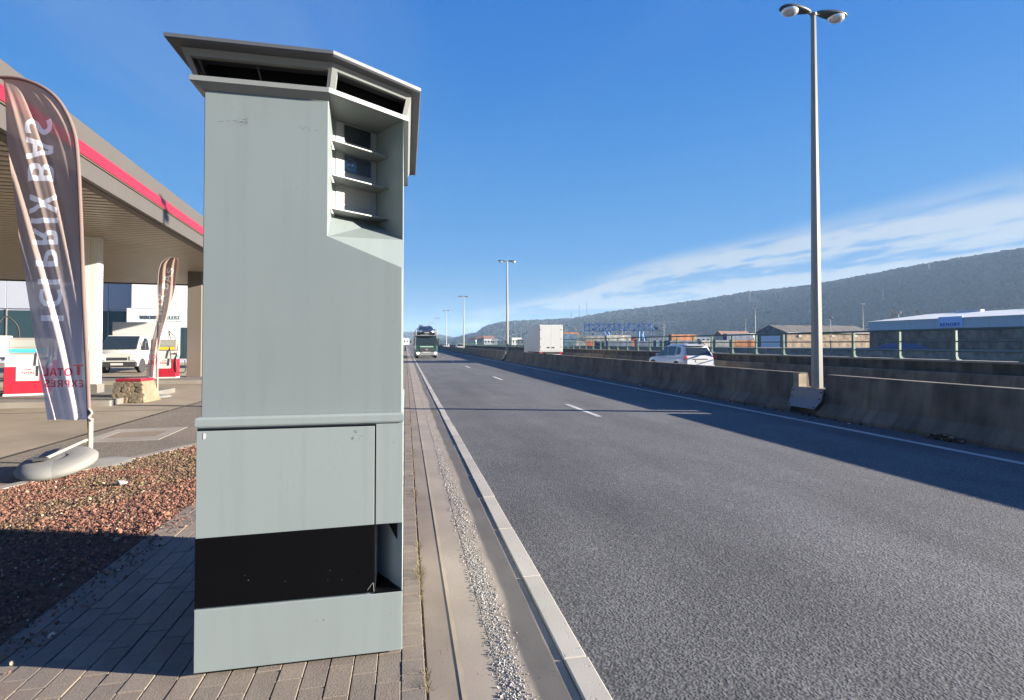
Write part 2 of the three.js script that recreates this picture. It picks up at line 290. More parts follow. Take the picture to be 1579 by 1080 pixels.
// block paving along the road
const PAVER_W = 0.123, PAVER_L = 0.246;
{
  const base = struct('block_pavement', bx(-2.32, 0.118, -0.13, -0.022, -120, -0.6), mat([0.03, 0.026, 0.022], 0.95, { t: T.soil, bump: 0.008 }));
  const r = rng(21), blocks = [];
  const variant = (k, L) => {
    const w = PAVER_W / 2 - 0.0025, l = L / 2 - 0.0025, c = 0.003, t = 0, b = -0.03, P = [];
    const q = (a, b2, c2, d) => P.push([a, b2, c2, d]);
    const y1 = t - 0.0025;
    q([-w + c, t, -l + c], [w - c, t, -l + c], [w - c, t, l - c], [-w + c, t, l - c]);
    q([-w, y1, -l], [w, y1, -l], [w - c, t, -l + c], [-w + c, t, -l + c]); q([-w, y1, l], [w, y1, l], [w - c, t, l - c], [-w + c, t, l - c]);
    q([-w, y1, -l], [-w, y1, l], [-w + c, t, l - c], [-w + c, t, -l + c]); q([w, y1, -l], [w, y1, l], [w - c, t, l - c], [w - c, t, -l + c]);
    q([-w, b, -l], [w, b, -l], [w, y1, -l], [-w, y1, -l]); q([-w, b, l], [w, b, l], [w, y1, l], [-w, y1, l]); q([-w, b, -l], [-w, b, l], [-w, y1, l], [-w, y1, -l]); q([w, b, -l], [w, b, l], [w, y1, l], [w, y1, -l]);
    const g = polys(P); const uv = g.attributes.uv; for (let i = 0; i < uv.count; i++) uv.setXY(i, uv.getX(i) + k * 0.37, uv.getY(i) + k * 0.73); return g;
  };
  const vs = [...Array(9)].map((_, k) => variant(k, PAVER_L)), hs = [...Array(4)].map((_, k) => variant(k + 11, PAVER_W));
  const tones = [[0.25, 0.21, 0.172], [0.235, 0.2, 0.165], [0.265, 0.225, 0.185], [0.245, 0.205, 0.166], [0.225, 0.193, 0.162]].map((c) => mat(c, 0.88, { t: T.paver, bump: 0.003 }));
  const list = [];
  for (let i = 0; i < 18; i++) for (let j = 0; j < 200; j++) {
    const X = -0.079 - PAVER_W * i, Z = 1.6 + PAVER_L * (j + (i * 0.37) % 1);
    if (X > -1.0 && Z > 3.2 && Z < 4.3 && X < -0.1) continue;
    const d = Z * COS + X * SIN, vis = Math.abs(((X * COS - Z * SIN) / d)) < 1.02 && (530 + F * EYE / d) < 1110, hid = X < -0.14 && Z > 3.15 && X / Z > -0.36;
    list.push({ X, Z, g: vs[Math.floor(r() * 9)], rank: vis && !hid ? d : 1e3 + d, m: Math.floor(r() * 5) });
  }
  for (let j = 0; j < 220; j++) { const Z = 1.7 + PAVER_W * j, d = Z; list.push({ X: 0.044, Z, g: hs[j % 4], rank: d * 1.35, m: Math.floor(r() * 5), s: 1.04 }); }
  list.sort((a, b) => a.rank - b.rank);
  let n = 0; const rest = tones.map(() => []);
  for (const p of list) {
    const dy = (r() - 0.5) * 0.005, tilt = (r() - 0.5) * 0.012, yaw = (r() - 0.5) * 0.012;
    if (n < 300) { const o = part(base, n ? 'paving_block_' + String(n).padStart(3, '0') : 'paving_block', p.g, tones[p.m]); o.position.set(p.X, dy, -p.Z); o.rotation.set(tilt, yaw, tilt * 0.7); n++; }
    else if (p.Z < 30) rest[p.m].push(p.g.clone().rotateX(tilt).rotateY(yaw).translate(p.X, dy, -p.Z));
  }
  rest.forEach((l, k) => { if (l.length) part(base, 'far_blocks_' + String(k).padStart(3, '0'), mergeGeometries(l), tones[k]).userData.kind = 'stuff'; });
  const o = part(base, 'distant_paving', sheet(-2.3, 0.1, 26, 120, -0.004, 4, 40, (X, Z) => 0.95 + 0.3 * (wn(X, Z, 0.4, 52) - 0.5), 1), mat([0.24, 0.205, 0.17], 0.9, { t: T.paver, vertexColors: true })); o.userData.kind = 'stuff';
}
// forecourt of the filling station
const BED = (t) => [mix(-9.2, -2.3, t), mix(-2.5, 12.1, t)];     // line of the kerb round the planting bed
struct('forecourt_lane', sheet(-5.86, -2.3, 0.6, 110, -0.01, 30, 160, (X, Z) => { const k = 0.95 + 0.3 * (wn(X, Z, 0.6, 61) - 0.5) + 0.2 * (wn(X, Z, 0.13, 62) - 0.5); return [k, k * 0.985, k * 0.96]; }, 1.6), M.forecourt);
struct('forecourt_slab', sheet(-70, -5.94, 0.6, 110, -0.006, 90, 120, (X, Z) => { const k = 0.92 + 0.5 * (wn(X, Z * 0.5, 1.6, 71) - 0.5) + 0.2 * (wn(X, Z, 0.3, 72) - 0.5) - 0.25 * smooth(0.56, 0.7, wn(X * 0.4, Z, 2.2, 74)); return [k, k * 0.985, k * 0.95]; }, 1.3), M.slab);
struct('slot_drain', bx(-5.95, -5.85, -0.12, -0.03, -110, -0.6), mat([0.05, 0.04, 0.035], 0.8));
struct('slab_joint', bx(-14, -5.95, -0.12, -0.0025, -14.9, -14.84), mat([0.07, 0.06, 0.05], 0.9));
{ // drain grating in a concrete surround
  const g = thing('drain_cover', 'rusty drain grating in pale concrete surround on the forecourt', 'drain', [-4.95, -0.005, -11.0], 0.05);
  part(g, 'surround', join(bx(-0.62, 0.62, -0.02, 0.001, 0.34, 0.72), bx(-0.62, 0.62, -0.02, 0.001, -0.72, -0.34), bx(-0.62, -0.42, -0.02, 0.001, -0.34, 0.34), bx(0.42, 0.62, -0.02, 0.001, -0.34, 0.34)), M.kerb);
  part(g, 'frame', bx(-0.42, 0.42, -0.06, -0.014, -0.34, 0.34), M.plastic);
  for (let i = 0; i < 12; i++) part(g, i ? 'grating_bar_' + String(i).padStart(3, '0') : 'grating_bar', bx(-0.41 + i * 0.07, -0.375 + i * 0.07, -0.013, -0.001, -0.34, 0.34), col(0.16, 0.12, 0.09, 0.7));
}
{ // kerb round the bed
  const k = struct('bed_kerb', polys([[[-9.2, -0.03, -2.5], [-9.1, -0.03, -2.5], [-2.2, -0.03, 12.1], [-2.3, -0.03, 12.1]]]), M.kerb), a = Math.atan2(6.9, 14.6), r = rng(31);
  const g = boxUV(new RoundedBoxGeometry(0.16, 0.13, 0.985, 2, 0.012));
  for (let i = 0; i < 17; i++) { const t = (i + 0.5) / 17, [x, z] = BED(t), o = part(k, i ? 'kerb_stone_' + String(i).padStart(3, '0') : 'kerb_stone', g, M.kerb); o.position.set(x, -0.047 + (r() - 0.5) * 0.008, -z); o.rotation.y = -a + (r() - 0.5) * 0.01; o.scale.z = 0.965; }
}
{ // bark and red stone chips in the bed
  const inBed = (X, Z) => { if (X > -2.24) return false; const bxl = mix(-9.2, -2.3, (Z + 2.5) / 14.6) + 0.09; return X > bxl && Z < 12.1; };
  const bed = new THREE.Shape([[-9.1, -2.5], [-2.236, -2.5], [-2.236, 12.0]].map(([x, z]) => new THREE.Vector2(x, z)));
  struct('planting_bed', boxUV(new THREE.ShapeGeometry(bed).rotateX(-Math.PI / 2).translate(0, -0.003, 0)), mat([0.15, 0.085, 0.06], 0.97, { t: T.soil, bump: 0.02 }));
  const r = rng(77), n = 42000, g = new THREE.IcosahedronGeometry(1, 0), p = g.attributes.position; for (let i = 0; i < p.count; i++) { const h = hash(Math.round(p.getX(i) * 50), Math.round(p.getY(i) * 50 + 9 * p.getZ(i)), 3); p.setXYZ(i, p.getX(i) * (0.7 + 0.6 * h), p.getY(i) * (0.7 + 0.5 * h), p.getZ(i) * (0.7 + 0.6 * h)); } g.computeVertexNormals();
  const im = new THREE.InstancedMesh(g, mat([1, 1, 1], 0.92), n); im.name = 'red_bark_chips';
  const q = new THREE.Object3D(), c = new THREE.Color(); let k = 0;
  while (k < n) {
    const Z = 3 + 9.2 * Math.pow(r(), 0.9), X = -1.9 - 4.8 * r(); const edge = X > -2.24;
    if (edge ? r() > 0.3 * smooth(-1.85, -2.24, X) : !inBed(X, Z)) continue;
    const s = 0.004 + 0.010 * r() * r() + (r() > 0.99 ? 0.012 : 0);
    q.position.set(X, 0.006 + s * 0.35 + 0.012 * wn(X, Z, 0.2, 7), -Z); q.rotation.set(r() * 6, r() * 6, r() * 6); q.scale.set(s * (0.8 + r()), s * (0.4 + 0.5 * r()), s * (0.8 + 0.8 * r())); q.updateMatrix(); im.setMatrixAt(k, q.matrix);
    const t = r(), gr = smooth(0.48, 0.62, wn(X, Z, 0.7, 88)), b = 0.5 + 0.9 * r();
    if (t > 0.965) c.setRGB(0.36 * b, 0.3 * b, 0.21 * b); else if (t < 0.1 * gr) c.setRGB(0.11 * b, 0.11 * b, 0.03 * b); else c.setRGB(mix(0.19, 0.15, gr) * b, mix(0.088, 0.092, gr) * b, mix(0.058, 0.056, gr) * b);
    im.setColorAt(k, c); k++;
  }
  im.userData = { kind: 'stuff', label: 'red-brown bark and stone chips filling the planting bed', category: 'chips' }; scene.add(put(im));
  // a few light stones that stand out
  const stone = (X, Z, s, label) => { const o = new THREE.Mesh(boxUV(g.clone().scale(s, s * 0.55, s * 0.8)), col(0.42, 0.4, 0.37, 0.9)); o.name = numbered('loose_stone'); o.position.set(X, 0.02 + s * 0.3, -Z); tag(o, label, 'stone', 'pale stones on the bark'); scene.add(put(o)); };
  stone(-3.35, 4.55, 0.06, 'pale grey stone lying in shade on the dark bark near the frame edge'); stone(-2.9, 3.75, 0.05, 'small flat stone in shade beside the paving edge'); stone(-3.3, 7.0, 0.07, 'whitish stone half sunk in the sunny bark');
}
{ // grit in the gutter and dry grass in the joint
  const r = rng(91), n = 9000, g = new THREE.IcosahedronGeometry(1, 0), im = new THREE.InstancedMesh(g, mat([1, 1, 1], 0.85), n); im.name = 'gutter_grit'; const q = new THREE.Object3D(), c = new THREE.Color(); let k = 0;
  while (k < n) {
    const Z = 1.9 + 9 * r() * r(), cx = 0.535 + 0.03 * (wn(0, Z, 0.4, 3) - 0.5), X = cx + (r() + r() + r() - 1.5) * 0.08; if (X > 0.8 || X < 0.44 || r() > 0.25 + wn(X, Z, 0.15, 4)) continue;
    const s = 0.0018 + 0.0055 * r() * r(); q.position.set(X, -0.0065 + s * 0.4, -Z); q.rotation.set(r() * 6, r() * 6, r() * 6); q.scale.set(s, s * 0.7, s * (0.7 + r())); q.updateMatrix(); im.setMatrixAt(k, q.matrix);
    const b = 0.12 + 0.3 * r(); c.setRGB(b, b * 0.96, b * 0.9); im.setColorAt(k, c); k++;
  }
  im.userData = { kind: 'stuff', label: 'pale loose grit washed along the gutter', category: 'grit' }; scene.add(put(im));
  const blade = polys([[[-0.5, 0, 0], [0.5, 0, 0], [0.3, 0.6, 0.1], [-0.3, 0.6, 0.1]], [[-0.3, 0.6, 0.1], [0.3, 0.6, 0.1], [0, 1, 0.35]]]), m = 2600, im2 = new THREE.InstancedMesh(blade, mat([1, 1, 1], 0.9), m); im2.name = 'dry_grass'; k = 0;
  while (k < m) {
    const Z = 2 + 10 * Math.pow(r(), 1.5), d = smooth(0.42, 0.62, wn(3, Z, 0.3, 6)) + 0.8 * Math.exp(-(((Z - 3.9) / 0.35) ** 2)); if (r() > d + 0.05) continue;
    const L = 0.012 + 0.042 * r() * (0.4 + d), yaw = r() * 6.3, lean = 0.7 + 0.95 * r();
    q.position.set(0.108 + (r() - 0.5) * 0.018, -0.014, -Z); q.rotation.set(0, yaw, 0); q.rotateX(lean); q.scale.set(0.0028 + 0.002 * r(), L, L); q.updateMatrix(); im2.setMatrixAt(k, q.matrix);
    const b = 0.6 + 0.7 * r(); r() < 0.2 ? c.setRGB(0.07 * b, 0.085 * b, 0.03 * b) : c.setRGB(0.19 * b, 0.14 * b, 0.075 * b); im2.setColorAt(k, c); k++;
  }
  im2.userData = { kind: 'stuff', label: 'dry straw-coloured grass tufts in the joint beside the paving', category: 'grass' }; scene.add(put(im2));
  struct('joint_soil', bx(0.1, 0.122, -0.13, -0.016, -60, -0.6), mat([0.1, 0.075, 0.05], 0.95, { t: T.soil }));
}
// ---------------------------------------------------------------- hills, woods and far bank
{
  const pts = [[-900, 470], [-300, 500], [200, 508], [500, 511], [600, 513], [660, 514], [700, 522], [735, 514], [750, 503], [775, 497], [830, 494], [880, 492], [950, 480], [1000, 474], [1080, 463], [1150, 451], [1230, 442], [1300, 431], [1400, 412], [1480, 398], [1579, 383], [1700, 366], [1900, 345], [2300, 330], [3000, 340]];
  const dist = [[-900, 3400], [500, 3600], [690, 3300], [735, 2300], [1000, 1900], [1300, 1500], [1579, 1200], [1900, 1000], [3000, 900]];
  const lerpT = (t, x) => { for (let i = 1; i < t.length; i++) if (x <= t[i][0]) return mix(t[i - 1][1], t[i][1], (x - t[i - 1][0]) / (t[i][0] - t[i - 1][0])); return t[t.length - 1][1]; };
  const nx = 240, ny = 26, pos = [], idx = [], ridge = [];
  const at = (i, j) => {
    const px = mix(-900, 2700, i / nx), d = lerpT(dist, px), top = Math.max(4, hy(lerpT(pts, px), d) - 9), t = j / ny, dd = d * (0.6 + 0.4 * Math.min(t, 1)) * (t > 1 ? 1 + (t - 1) * 0.5 : 1), [X, Z] = gp(px, dd);
    const n = fbm(i / nx, t * 0.3 + 0.2, 40, 4, 7), prof = t <= 1 ? Math.pow(smooth(0, 1.08, t), 1.25) / Math.pow(smooth(0, 1.08, 1), 1.25) : 1;
    return [X, (top + 0) * prof * (1 + 0.28 * (n - 0.5) * (1 - t) * 2) - (1 - prof) * 0.5, Z];
  };
  for (let j = 0; j <= ny + 4; j++) for (let i = 0; i <= nx; i++) { const [X, Y, Z] = at(i, j); pos.push(X, Y, -Z); }
  for (let j = 0; j < ny + 4; j++) for (let i = 0; i < nx; i++) { const a = j * (nx + 1) + i; idx.push(a, a + 1, a + nx + 1, a + 1, a + nx + 2, a + nx + 1); }
  const g = new THREE.BufferGeometry(); g.setAttribute('position', new THREE.Float32BufferAttribute(pos, 3)); g.setIndex(idx); g.computeVertexNormals();
  struct('hills', boxUV(g), mat([0.075, 0.07, 0.05], 1));
  // woods: leafless crowns packed over the slopes
  const r = rng(5), crown = new THREE.IcosahedronGeometry(1, 1); { const p = crown.attributes.position; for (let i = 0; i < p.count; i++) { const h = 0.72 + 0.5 * hash(Math.round(p.getX(i) * 40), Math.round(p.getY(i) * 40) + 77 * Math.round(p.getZ(i) * 40), 9); p.setXYZ(i, p.getX(i) * h, p.getY(i) * h * 1.15, p.getZ(i) * h); } crown.computeVertexNormals(); }
  const n = 62000, im = new THREE.InstancedMesh(crown, mat([1, 1, 1], 1), n), q = new THREE.Object3D(), c = new THREE.Color(); im.name = 'hillside_woods';
  for (let k = 0; k < n; k++) {
    const i = nx * (0.3 + 0.62 * r()), t = Math.pow(r(), 0.65), [X, Y, Z] = at(i, t * (ny + 0.6)), d = Math.hypot(X, Z), s = (2.2 + 2.3 * r()) * (0.7 + d / 2200);
    q.position.set(X, Y + s * 0.5, -Z); q.rotation.set(r(), r() * 6, r()); q.scale.set(s, s * (0.9 + 0.5 * r()), s); q.updateMatrix(); im.setMatrixAt(k, q.matrix);
    const b = 0.75 + 0.5 * r(); r() < 0.1 ? c.setRGB(0.016 * b, 0.022 * b, 0.016 * b) : c.setRGB(0.032 * b, 0.029 * b, 0.024 * b); im.setColorAt(k, c);
  }
  im.userData = { kind: 'stuff', label: 'leafless woods covering the hillside across the river', category: 'woods' }; scene.add(im);
}
// ================================================================ THE CAMERA CABINET
{
  const g = thing('speed_camera_cabinet', 'tall grey metal speed camera cabinet with black band standing on the pavement', 'speed camera', [-0.53, 0, -3.72]);
  const P = (n, geo, m, l) => partW(g, n, geo, m, l);
  const L = -1.05, R = -0.015, F0 = 2.95, BK = 4.5;
  P('lower_housing', join(plan([[L, F0 + 0.004], [R, F0 + 0.004], [R, BK], [L, BK]], 0.025, 0.34, 0.004), plan([[L + 0.002, F0 + 0.002], [-0.16, F0 + 0.002], [-0.158, 3.21], [R - 0.001, F0 + 0.008], [R - 0.001, BK - 0.001], [L + 0.002, BK - 0.001]], 0.34, 0.708, 0), plan([[L, F0], [R, F0], [R, BK], [L, BK]], 0.708, 1.305, 0.004)), M.housingLow);
  P('shelf_rim', plan([[L - 0.008, F0 - 0.012], [R + 0.004, F0 - 0.012], [R + 0.004, BK], [L - 0.008, BK]], 1.262, 1.318, 0.012), M.housingLow);
  P('foot_plate', plan([[L + 0.06, F0 + 0.06], [R - 0.05, F0 + 0.06], [R - 0.05, BK - 0.05], [L + 0.06, BK - 0.05]], -0.01, 0.03), M.plastic);
  P('door_gasket', face([[L + 0.001, 0.343], [-0.157, 0.343], [-0.157, 1.258], [L + 0.001, 1.258]], F0 - 0.002, 0.003), M.void);
  const door = P('door', face([[L - 0.002, 0.346], [-0.166, 0.346], [-0.166, 1.248], [L - 0.002, 1.248]], F0 - 0.0065, 0.0045, 0.0015), M.housingLow);
  { const b = face([[L - 0.0025, 0.346], [-0.1655, 0.346], [-0.1655, 0.712], [L - 0.0025, 0.7]], F0 - 0.0085, 0.002); b.applyMatrix4(g.matrixWorld.clone().invert()); part(door, 'black_band', b, M.black); }
  P('base_panel', face([[L - 0.003, 0.02], [R + 0.002, 0.02], [R + 0.002, 0.337], [L - 0.003, 0.337]], F0 - 0.012, 0.016, 0.003), M.housingLow);
  P('notch_floor', plan([[-0.162, F0 - 0.01], [R, F0 - 0.008], [-0.16, 3.208]], 0.338, 0.3435), M.black);
  P('notch_window', polys([[[-0.157, 0.345, 3.2], [R - 0.004, 0.345, F0 + 0.009], [R - 0.004, 0.705, F0 + 0.009], [-0.157, 0.705, 3.2]]]), mat([0.3, 0.33, 0.36], 0.3, { metalness: 0.25, t: T.paint }), 'grey inner panel in the corner notch');
  P('notch_dark_triangle', polys([[[-0.12, 0.7, 3.13], [-0.045, 0.7, 2.998], [-0.045, 0.6, 2.998]]]), M.void);  // flat dark triangle near the top of the notch panel
  P('side_band', bx(L - 0.006, L + 0.01, 0.346, 0.7, -BK + 0.05, -F0 - 0.002), M.black);
  // upper housing
  const l = -1.04, rr = -0.02, f = 2.97;
  const W0 = [-0.437, 3.269], CC = [-0.186, 3.441], EE = [rr, 3.2], top = 3.058;
  P('upper_housing', join(plan([[l, f + 0.016], [rr, f + 0.016], [rr, 4.48], [l, 4.48]], 1.3, 2.12), plan([[l, f + 0.016], [-0.421, f + 0.016], W0, CC, EE, [rr, 4.48], [l, 4.48]], 2.12, top)), M.housing);
  P('front_panel', face([[l, 1.316], [rr, 1.316], [rr, 2.128], [-0.42, 2.29], [-0.42, top - 0.002], [l, top - 0.002]], f, 0.018, 0.004), M.housing);
  { const a = [-0.42, 2.287, f + 0.002], b = [rr - 0.001, 2.126, f + 0.002], e = [rr - 0.001, 2.327, 3.2], c = [CC[0], 2.471, CC[1]], d = [W0[0] + 0.001, 2.487, W0[1]]; P('recess_floor', polys([[a, b, e], [a, e, c], [a, c, d], [b, e, [rr - 0.001, 2.1, 3.2], [rr - 0.001, 2.1, f + 0.004]]]), M.housing); }
  // window wall: local frame, x along the wall, z towards the viewer
  const ry = Math.atan2(CC[1] - W0[1], CC[0] - W0[0]), frame = new THREE.Group(); frame.position.set(W0[0] - g.position.x, 0, -W0[1] - g.position.z); frame.rotation.y = ry; frame.updateMatrix();
  const PW = (parent, n, geo, m, lab) => part(parent, n, geo.applyMatrix4(frame.matrix), m, lab);
  PW(g, 'window_wall', bx(0.02, 0.298, 2.47, 3.05, 0.001, 0.004), M.recess);
  const rr2 = (w, h, q, inset = 0) => { const s = new THREE.Shape(), a = w / 2 - inset, b = h / 2 - inset; s.moveTo(-a + q, -b).lineTo(a - q, -b).quadraticCurveTo(a, -b, a, -b + q).lineTo(a, b - q).quadraticCurveTo(a, b, a - q, b).lineTo(-a + q, b).quadraticCurveTo(-a, b, -a, b - q).lineTo(-a, -b + q).quadraticCurveTo(-a, -b, -a + q, -b); return s; };
  const ys = [2.995, 2.807, 2.606], hood = [2.872, 2.672, 2.478];
  const glass = mat([0.75, 0.8, 0.85], 0.03, { transmission: 1, thickness: 0, ior: 1.5 });
  const flat = (s, y, z, t) => boxUV(new THREE.ExtrudeGeometry(s, { depth: t, bevelEnabled: false, curveSegments: 6 }).translate(0.162, y, z));
  ys.forEach((y, i) => {
    const fr = rr2(0.196, 0.122, 0.014); fr.holes.push(rr2(0.182, 0.106, 0.012));
    const w = PW(g, 'camera_window', flat(fr, y, 0.004, 0.003), i === 2 ? M.recess : M.trim);
    if (i < 2) {
      PW(w, 'window_back', flat(rr2(0.184, 0.108, 0.012), y, 0.0042, 0.0006), i ? col(0.13, 0.14, 0.15, 0.4) : M.void, i ? 'grey window with a round lens behind it' : 'black camera window');
      if (i) { for (const dx of [-0.015, 0.014]) PW(w, 'lens', new THREE.SphereGeometry(0.016, 20, 12, 0, 6.3, 0, 1.3).rotateX(Math.PI / 2).translate(0.12 + dx, y, -0.006), mat([0.5, 0.52, 0.54], 0.08, { metalness: 0.8 })); PW(w, 'lens_ring', new THREE.TorusGeometry(0.034, 0.0022, 8, 30).translate(0.12, y, 0.0052), col(0.3, 0.31, 0.32, 0.3)); }
      PW(w, 'pane', flat(rr2(0.182, 0.106, 0.012), y, i ? 0.013 : 0.0052, 0.001), i ? glass : M.glassDark);
    } else PW(w, 'cover', flat(rr2(0.18, 0.104, 0.012), y, 0.0042, 0.001), mat([0.4, 0.38, 0.345], 0.8, { t: T.concrete }), 'closed pale cover plate');
    const n = [Math.sin(ry), -Math.cos(ry)], o = (q, k) => [q[0] + n[0] * k, q[1] + n[1] * k];
    P('rain_hood', plan([[W0[0] + 0.012, W0[1] + 0.003], o(CC, 0.006), o(CC, 0.138), [-0.421, 3.107]], hood[i] - 0.004, hood[i] + 0.004, 0.0015), M.trim);
  });
  // brim, vent band and roof: outlines in plan
  const O = (x0, z0, xc, xr, zr, zb) => [[x0, z0], [xc, z0], [xr, zr], [xr, zb], [x0, zb]];
  const wallBetween = (a, ya, b, yb) => polys(a.map((p, i) => { const k = (i + 1) % a.length; return [[p[0], ya, p[1]], [a[k][0], ya, a[k][1]], [b[k][0], yb, b[k][1]], [b[i][0], yb, b[i][1]]]; }));
  const capAt = (a, y) => polys([a.map((p) => [p[0], y, p[1]])]);
  const o0 = O(-1.042, 2.968, -0.418, -0.018, 3.232, 4.485), o1 = O(-1.098, 2.925, -0.412, 0.012, 3.213, 4.55);
  const lip = (i) => { const k = (i + 1) % 5; return [[o0[i][0], 3.03, o0[i][1]], [o0[k][0], 3.03, o0[k][1]], [o1[k][0], 3.06, o1[k][1]], [o1[i][0], 3.06, o1[i][1]]]; };
  P('brim', join(polys([lip(0), lip(4), lip(3)]), wallBetween(o1, 3.06, o1, 3.086), capAt(o1, 3.086), capAt(o1, 3.06)), M.trim);
  const b0 = O(-1.085, 2.95, -0.412, -0.002, 3.232, 4.53), b1 = O(-1.118, 2.872, -0.386, 0.03, 3.158, 4.6);
  const y0 = 3.087, y1 = 3.198, V3 = (p, q, s, t) => [mix(mix(p[0], q[0], s), mix(p[2], q[2], s), t), 0, 0];
  const side = (i, a0, a1, holes) => { // framed vent on one side of the band
    const k = (i + 1) % 5, pt = (s, t, inn = 0) => { const lo = [mix(b0[i][0], b0[k][0], s), mix(b0[i][1], b0[k][1], s)], hi = [mix(b1[i][0], b1[k][0], s), mix(b1[i][1], b1[k][1], s)]; return [mix(lo[0], hi[0], t), mix(y0, y1, t), mix(lo[1], hi[1], t) + inn]; };
    if (!holes) return [[pt(0, 0), pt(1, 0), pt(1, 1), pt(0, 1)]];
    const tb = 0.06, tt = 0.74, F4 = [[pt(0, 0), pt(1, 0), pt(1, tb), pt(0, tb)], [pt(0, tt), pt(1, tt), pt(1, 1), pt(0, 1)], [pt(0, tb), pt(a0, tb), pt(a0, tt), pt(0, tt)], [pt(a1, tb), pt(1, tb), pt(1, tt), pt(a1, tt)]];
    const n = 0.03; F4.push([pt(a0, tb), pt(a1, tb), pt(a1, tb, n), pt(a0, tb, n)], [pt(a0, tt), pt(a1, tt), pt(a1, tt, n), pt(a0, tt, n)], [pt(a0, tb), pt(a0, tt), pt(a0, tt, n), pt(a0, tb, n)], [pt(a1, tb), pt(a1, tt), pt(a1, tt, n), pt(a1, tb, n)]);
    return F4;
  };
  P('vent_band', polys([...side(0, 0.035, 0.975, true), ...side(1, 0.06, 0.94, true), ...side(2, 0, 0, false), ...side(3, 0, 0, false), ...side(4, 0, 0, false)]), M.trim);
  P('vent_interior', wallBetween(O(-1.05, 3.03, -0.43, -0.04, 3.29, 4.45), 3.087, O(-1.05, 3.03, -0.43, -0.04, 3.29, 4.45), 3.198), M.void);
  P('vent_post', polys([[[-0.765, 3.088, 2.985], [-0.755, 3.088, 2.985], [-0.775, 3.19, 2.925], [-0.785, 3.19, 2.925]]]), M.plastic);
  P('vent_post', polys([[[-1.04, 3.088, 2.985], [-1.025, 3.088, 2.985], [-1.055, 3.19, 2.925], [-1.07, 3.19, 2.925]]]), M.plastic);
  const r0 = O(-1.16, 2.815, -0.376, 0.078, 3.128, 4.68), r1 = O(-1.168, 2.805, -0.374, 0.084, 3.122, 4.69);
  P('roof', join(capAt(r0, 3.2), wallBetween(r0, 3.2, r1, 3.208), wallBetween(r1, 3.208, r1, 3.226), capAt(r1, 3.226)), M.roofDark);
  // scuffs, as thin flat marks of worn paint
  const r = rng(3), scuff = col(0.14, 0.15, 0.15, 0.8), marks = [];
  const mark = (x, y, w, h, z) => marks.push(face([[x, y], [x + w * 0.6, y - h * 0.3], [x + w, y + h * 0.2], [x + w * 0.55, y + h], [x + w * 0.2, y + h * 0.7]], z, 0.0006));
  for (let i = 0; i < 16; i++) mark(-0.98 + 0.16 * r(), 2.86 + 0.05 * r() * r(), 0.006 + 0.026 * r() * r(), 0.001 + 0.003 * r(), f - 0.0012);
  for (let i = 0; i < 9; i++) mark(-0.58 + 0.14 * r(), 2.84 + 0.04 * r(), 0.005 + 0.02 * r() * r(), 0.001 + 0.002 * r(), f - 0.0012);
  for (let i = 0; i < 12; i++) mark(-0.3 + 0.07 * r(), 1.18 + 0.045 * r(), 0.003 + 0.014 * r(), 0.001 + 0.004 * r(), F0 - 0.0078);
  for (let i = 0; i < 4; i++) mark(-0.9 + 0.7 * r(), 0.05 + 0.2 * r(), 0.002 + 0.003 * r(), 0.002 + 0.008 * r() * r(), F0 - 0.0132);
  P('scuff_marks', join(...marks), scuff).userData.kind = 'stuff';
  const pale = []; for (let i = 0; i < 7; i++) { const x = -0.98 + 0.8 * r(), y = 0.37 + 0.28 * r() * r(), s = 0.0015 + 0.004 * r() * r(); pale.push(face([[x, y], [x + s, y + s * 0.2], [x + s * 0.7, y + s], [x, y + s * 0.6]], F0 - 0.0096, 0.0006)); }
  for (const [a, b] of [[[-0.17, 0.4], [-0.2, 0.36]], [[-0.168, 0.395], [-0.165, 0.35]]]) pale.push(bar([a[0], a[1], -F0 + 0.0096], [b[0], b[1], -F0 + 0.0096], 0.001, 4));
  P('paint_chips', join(...pale), col(0.3, 0.32, 0.3, 0.8)).userData.kind = 'stuff';
  P('sticker', face([[-1.02, 1.205], [-1.008, 1.21], [-1.006, 1.235], [-1.02, 1.238]], F0 - 0.0078, 0.0006), col(0.5, 0.5, 0.48));
}
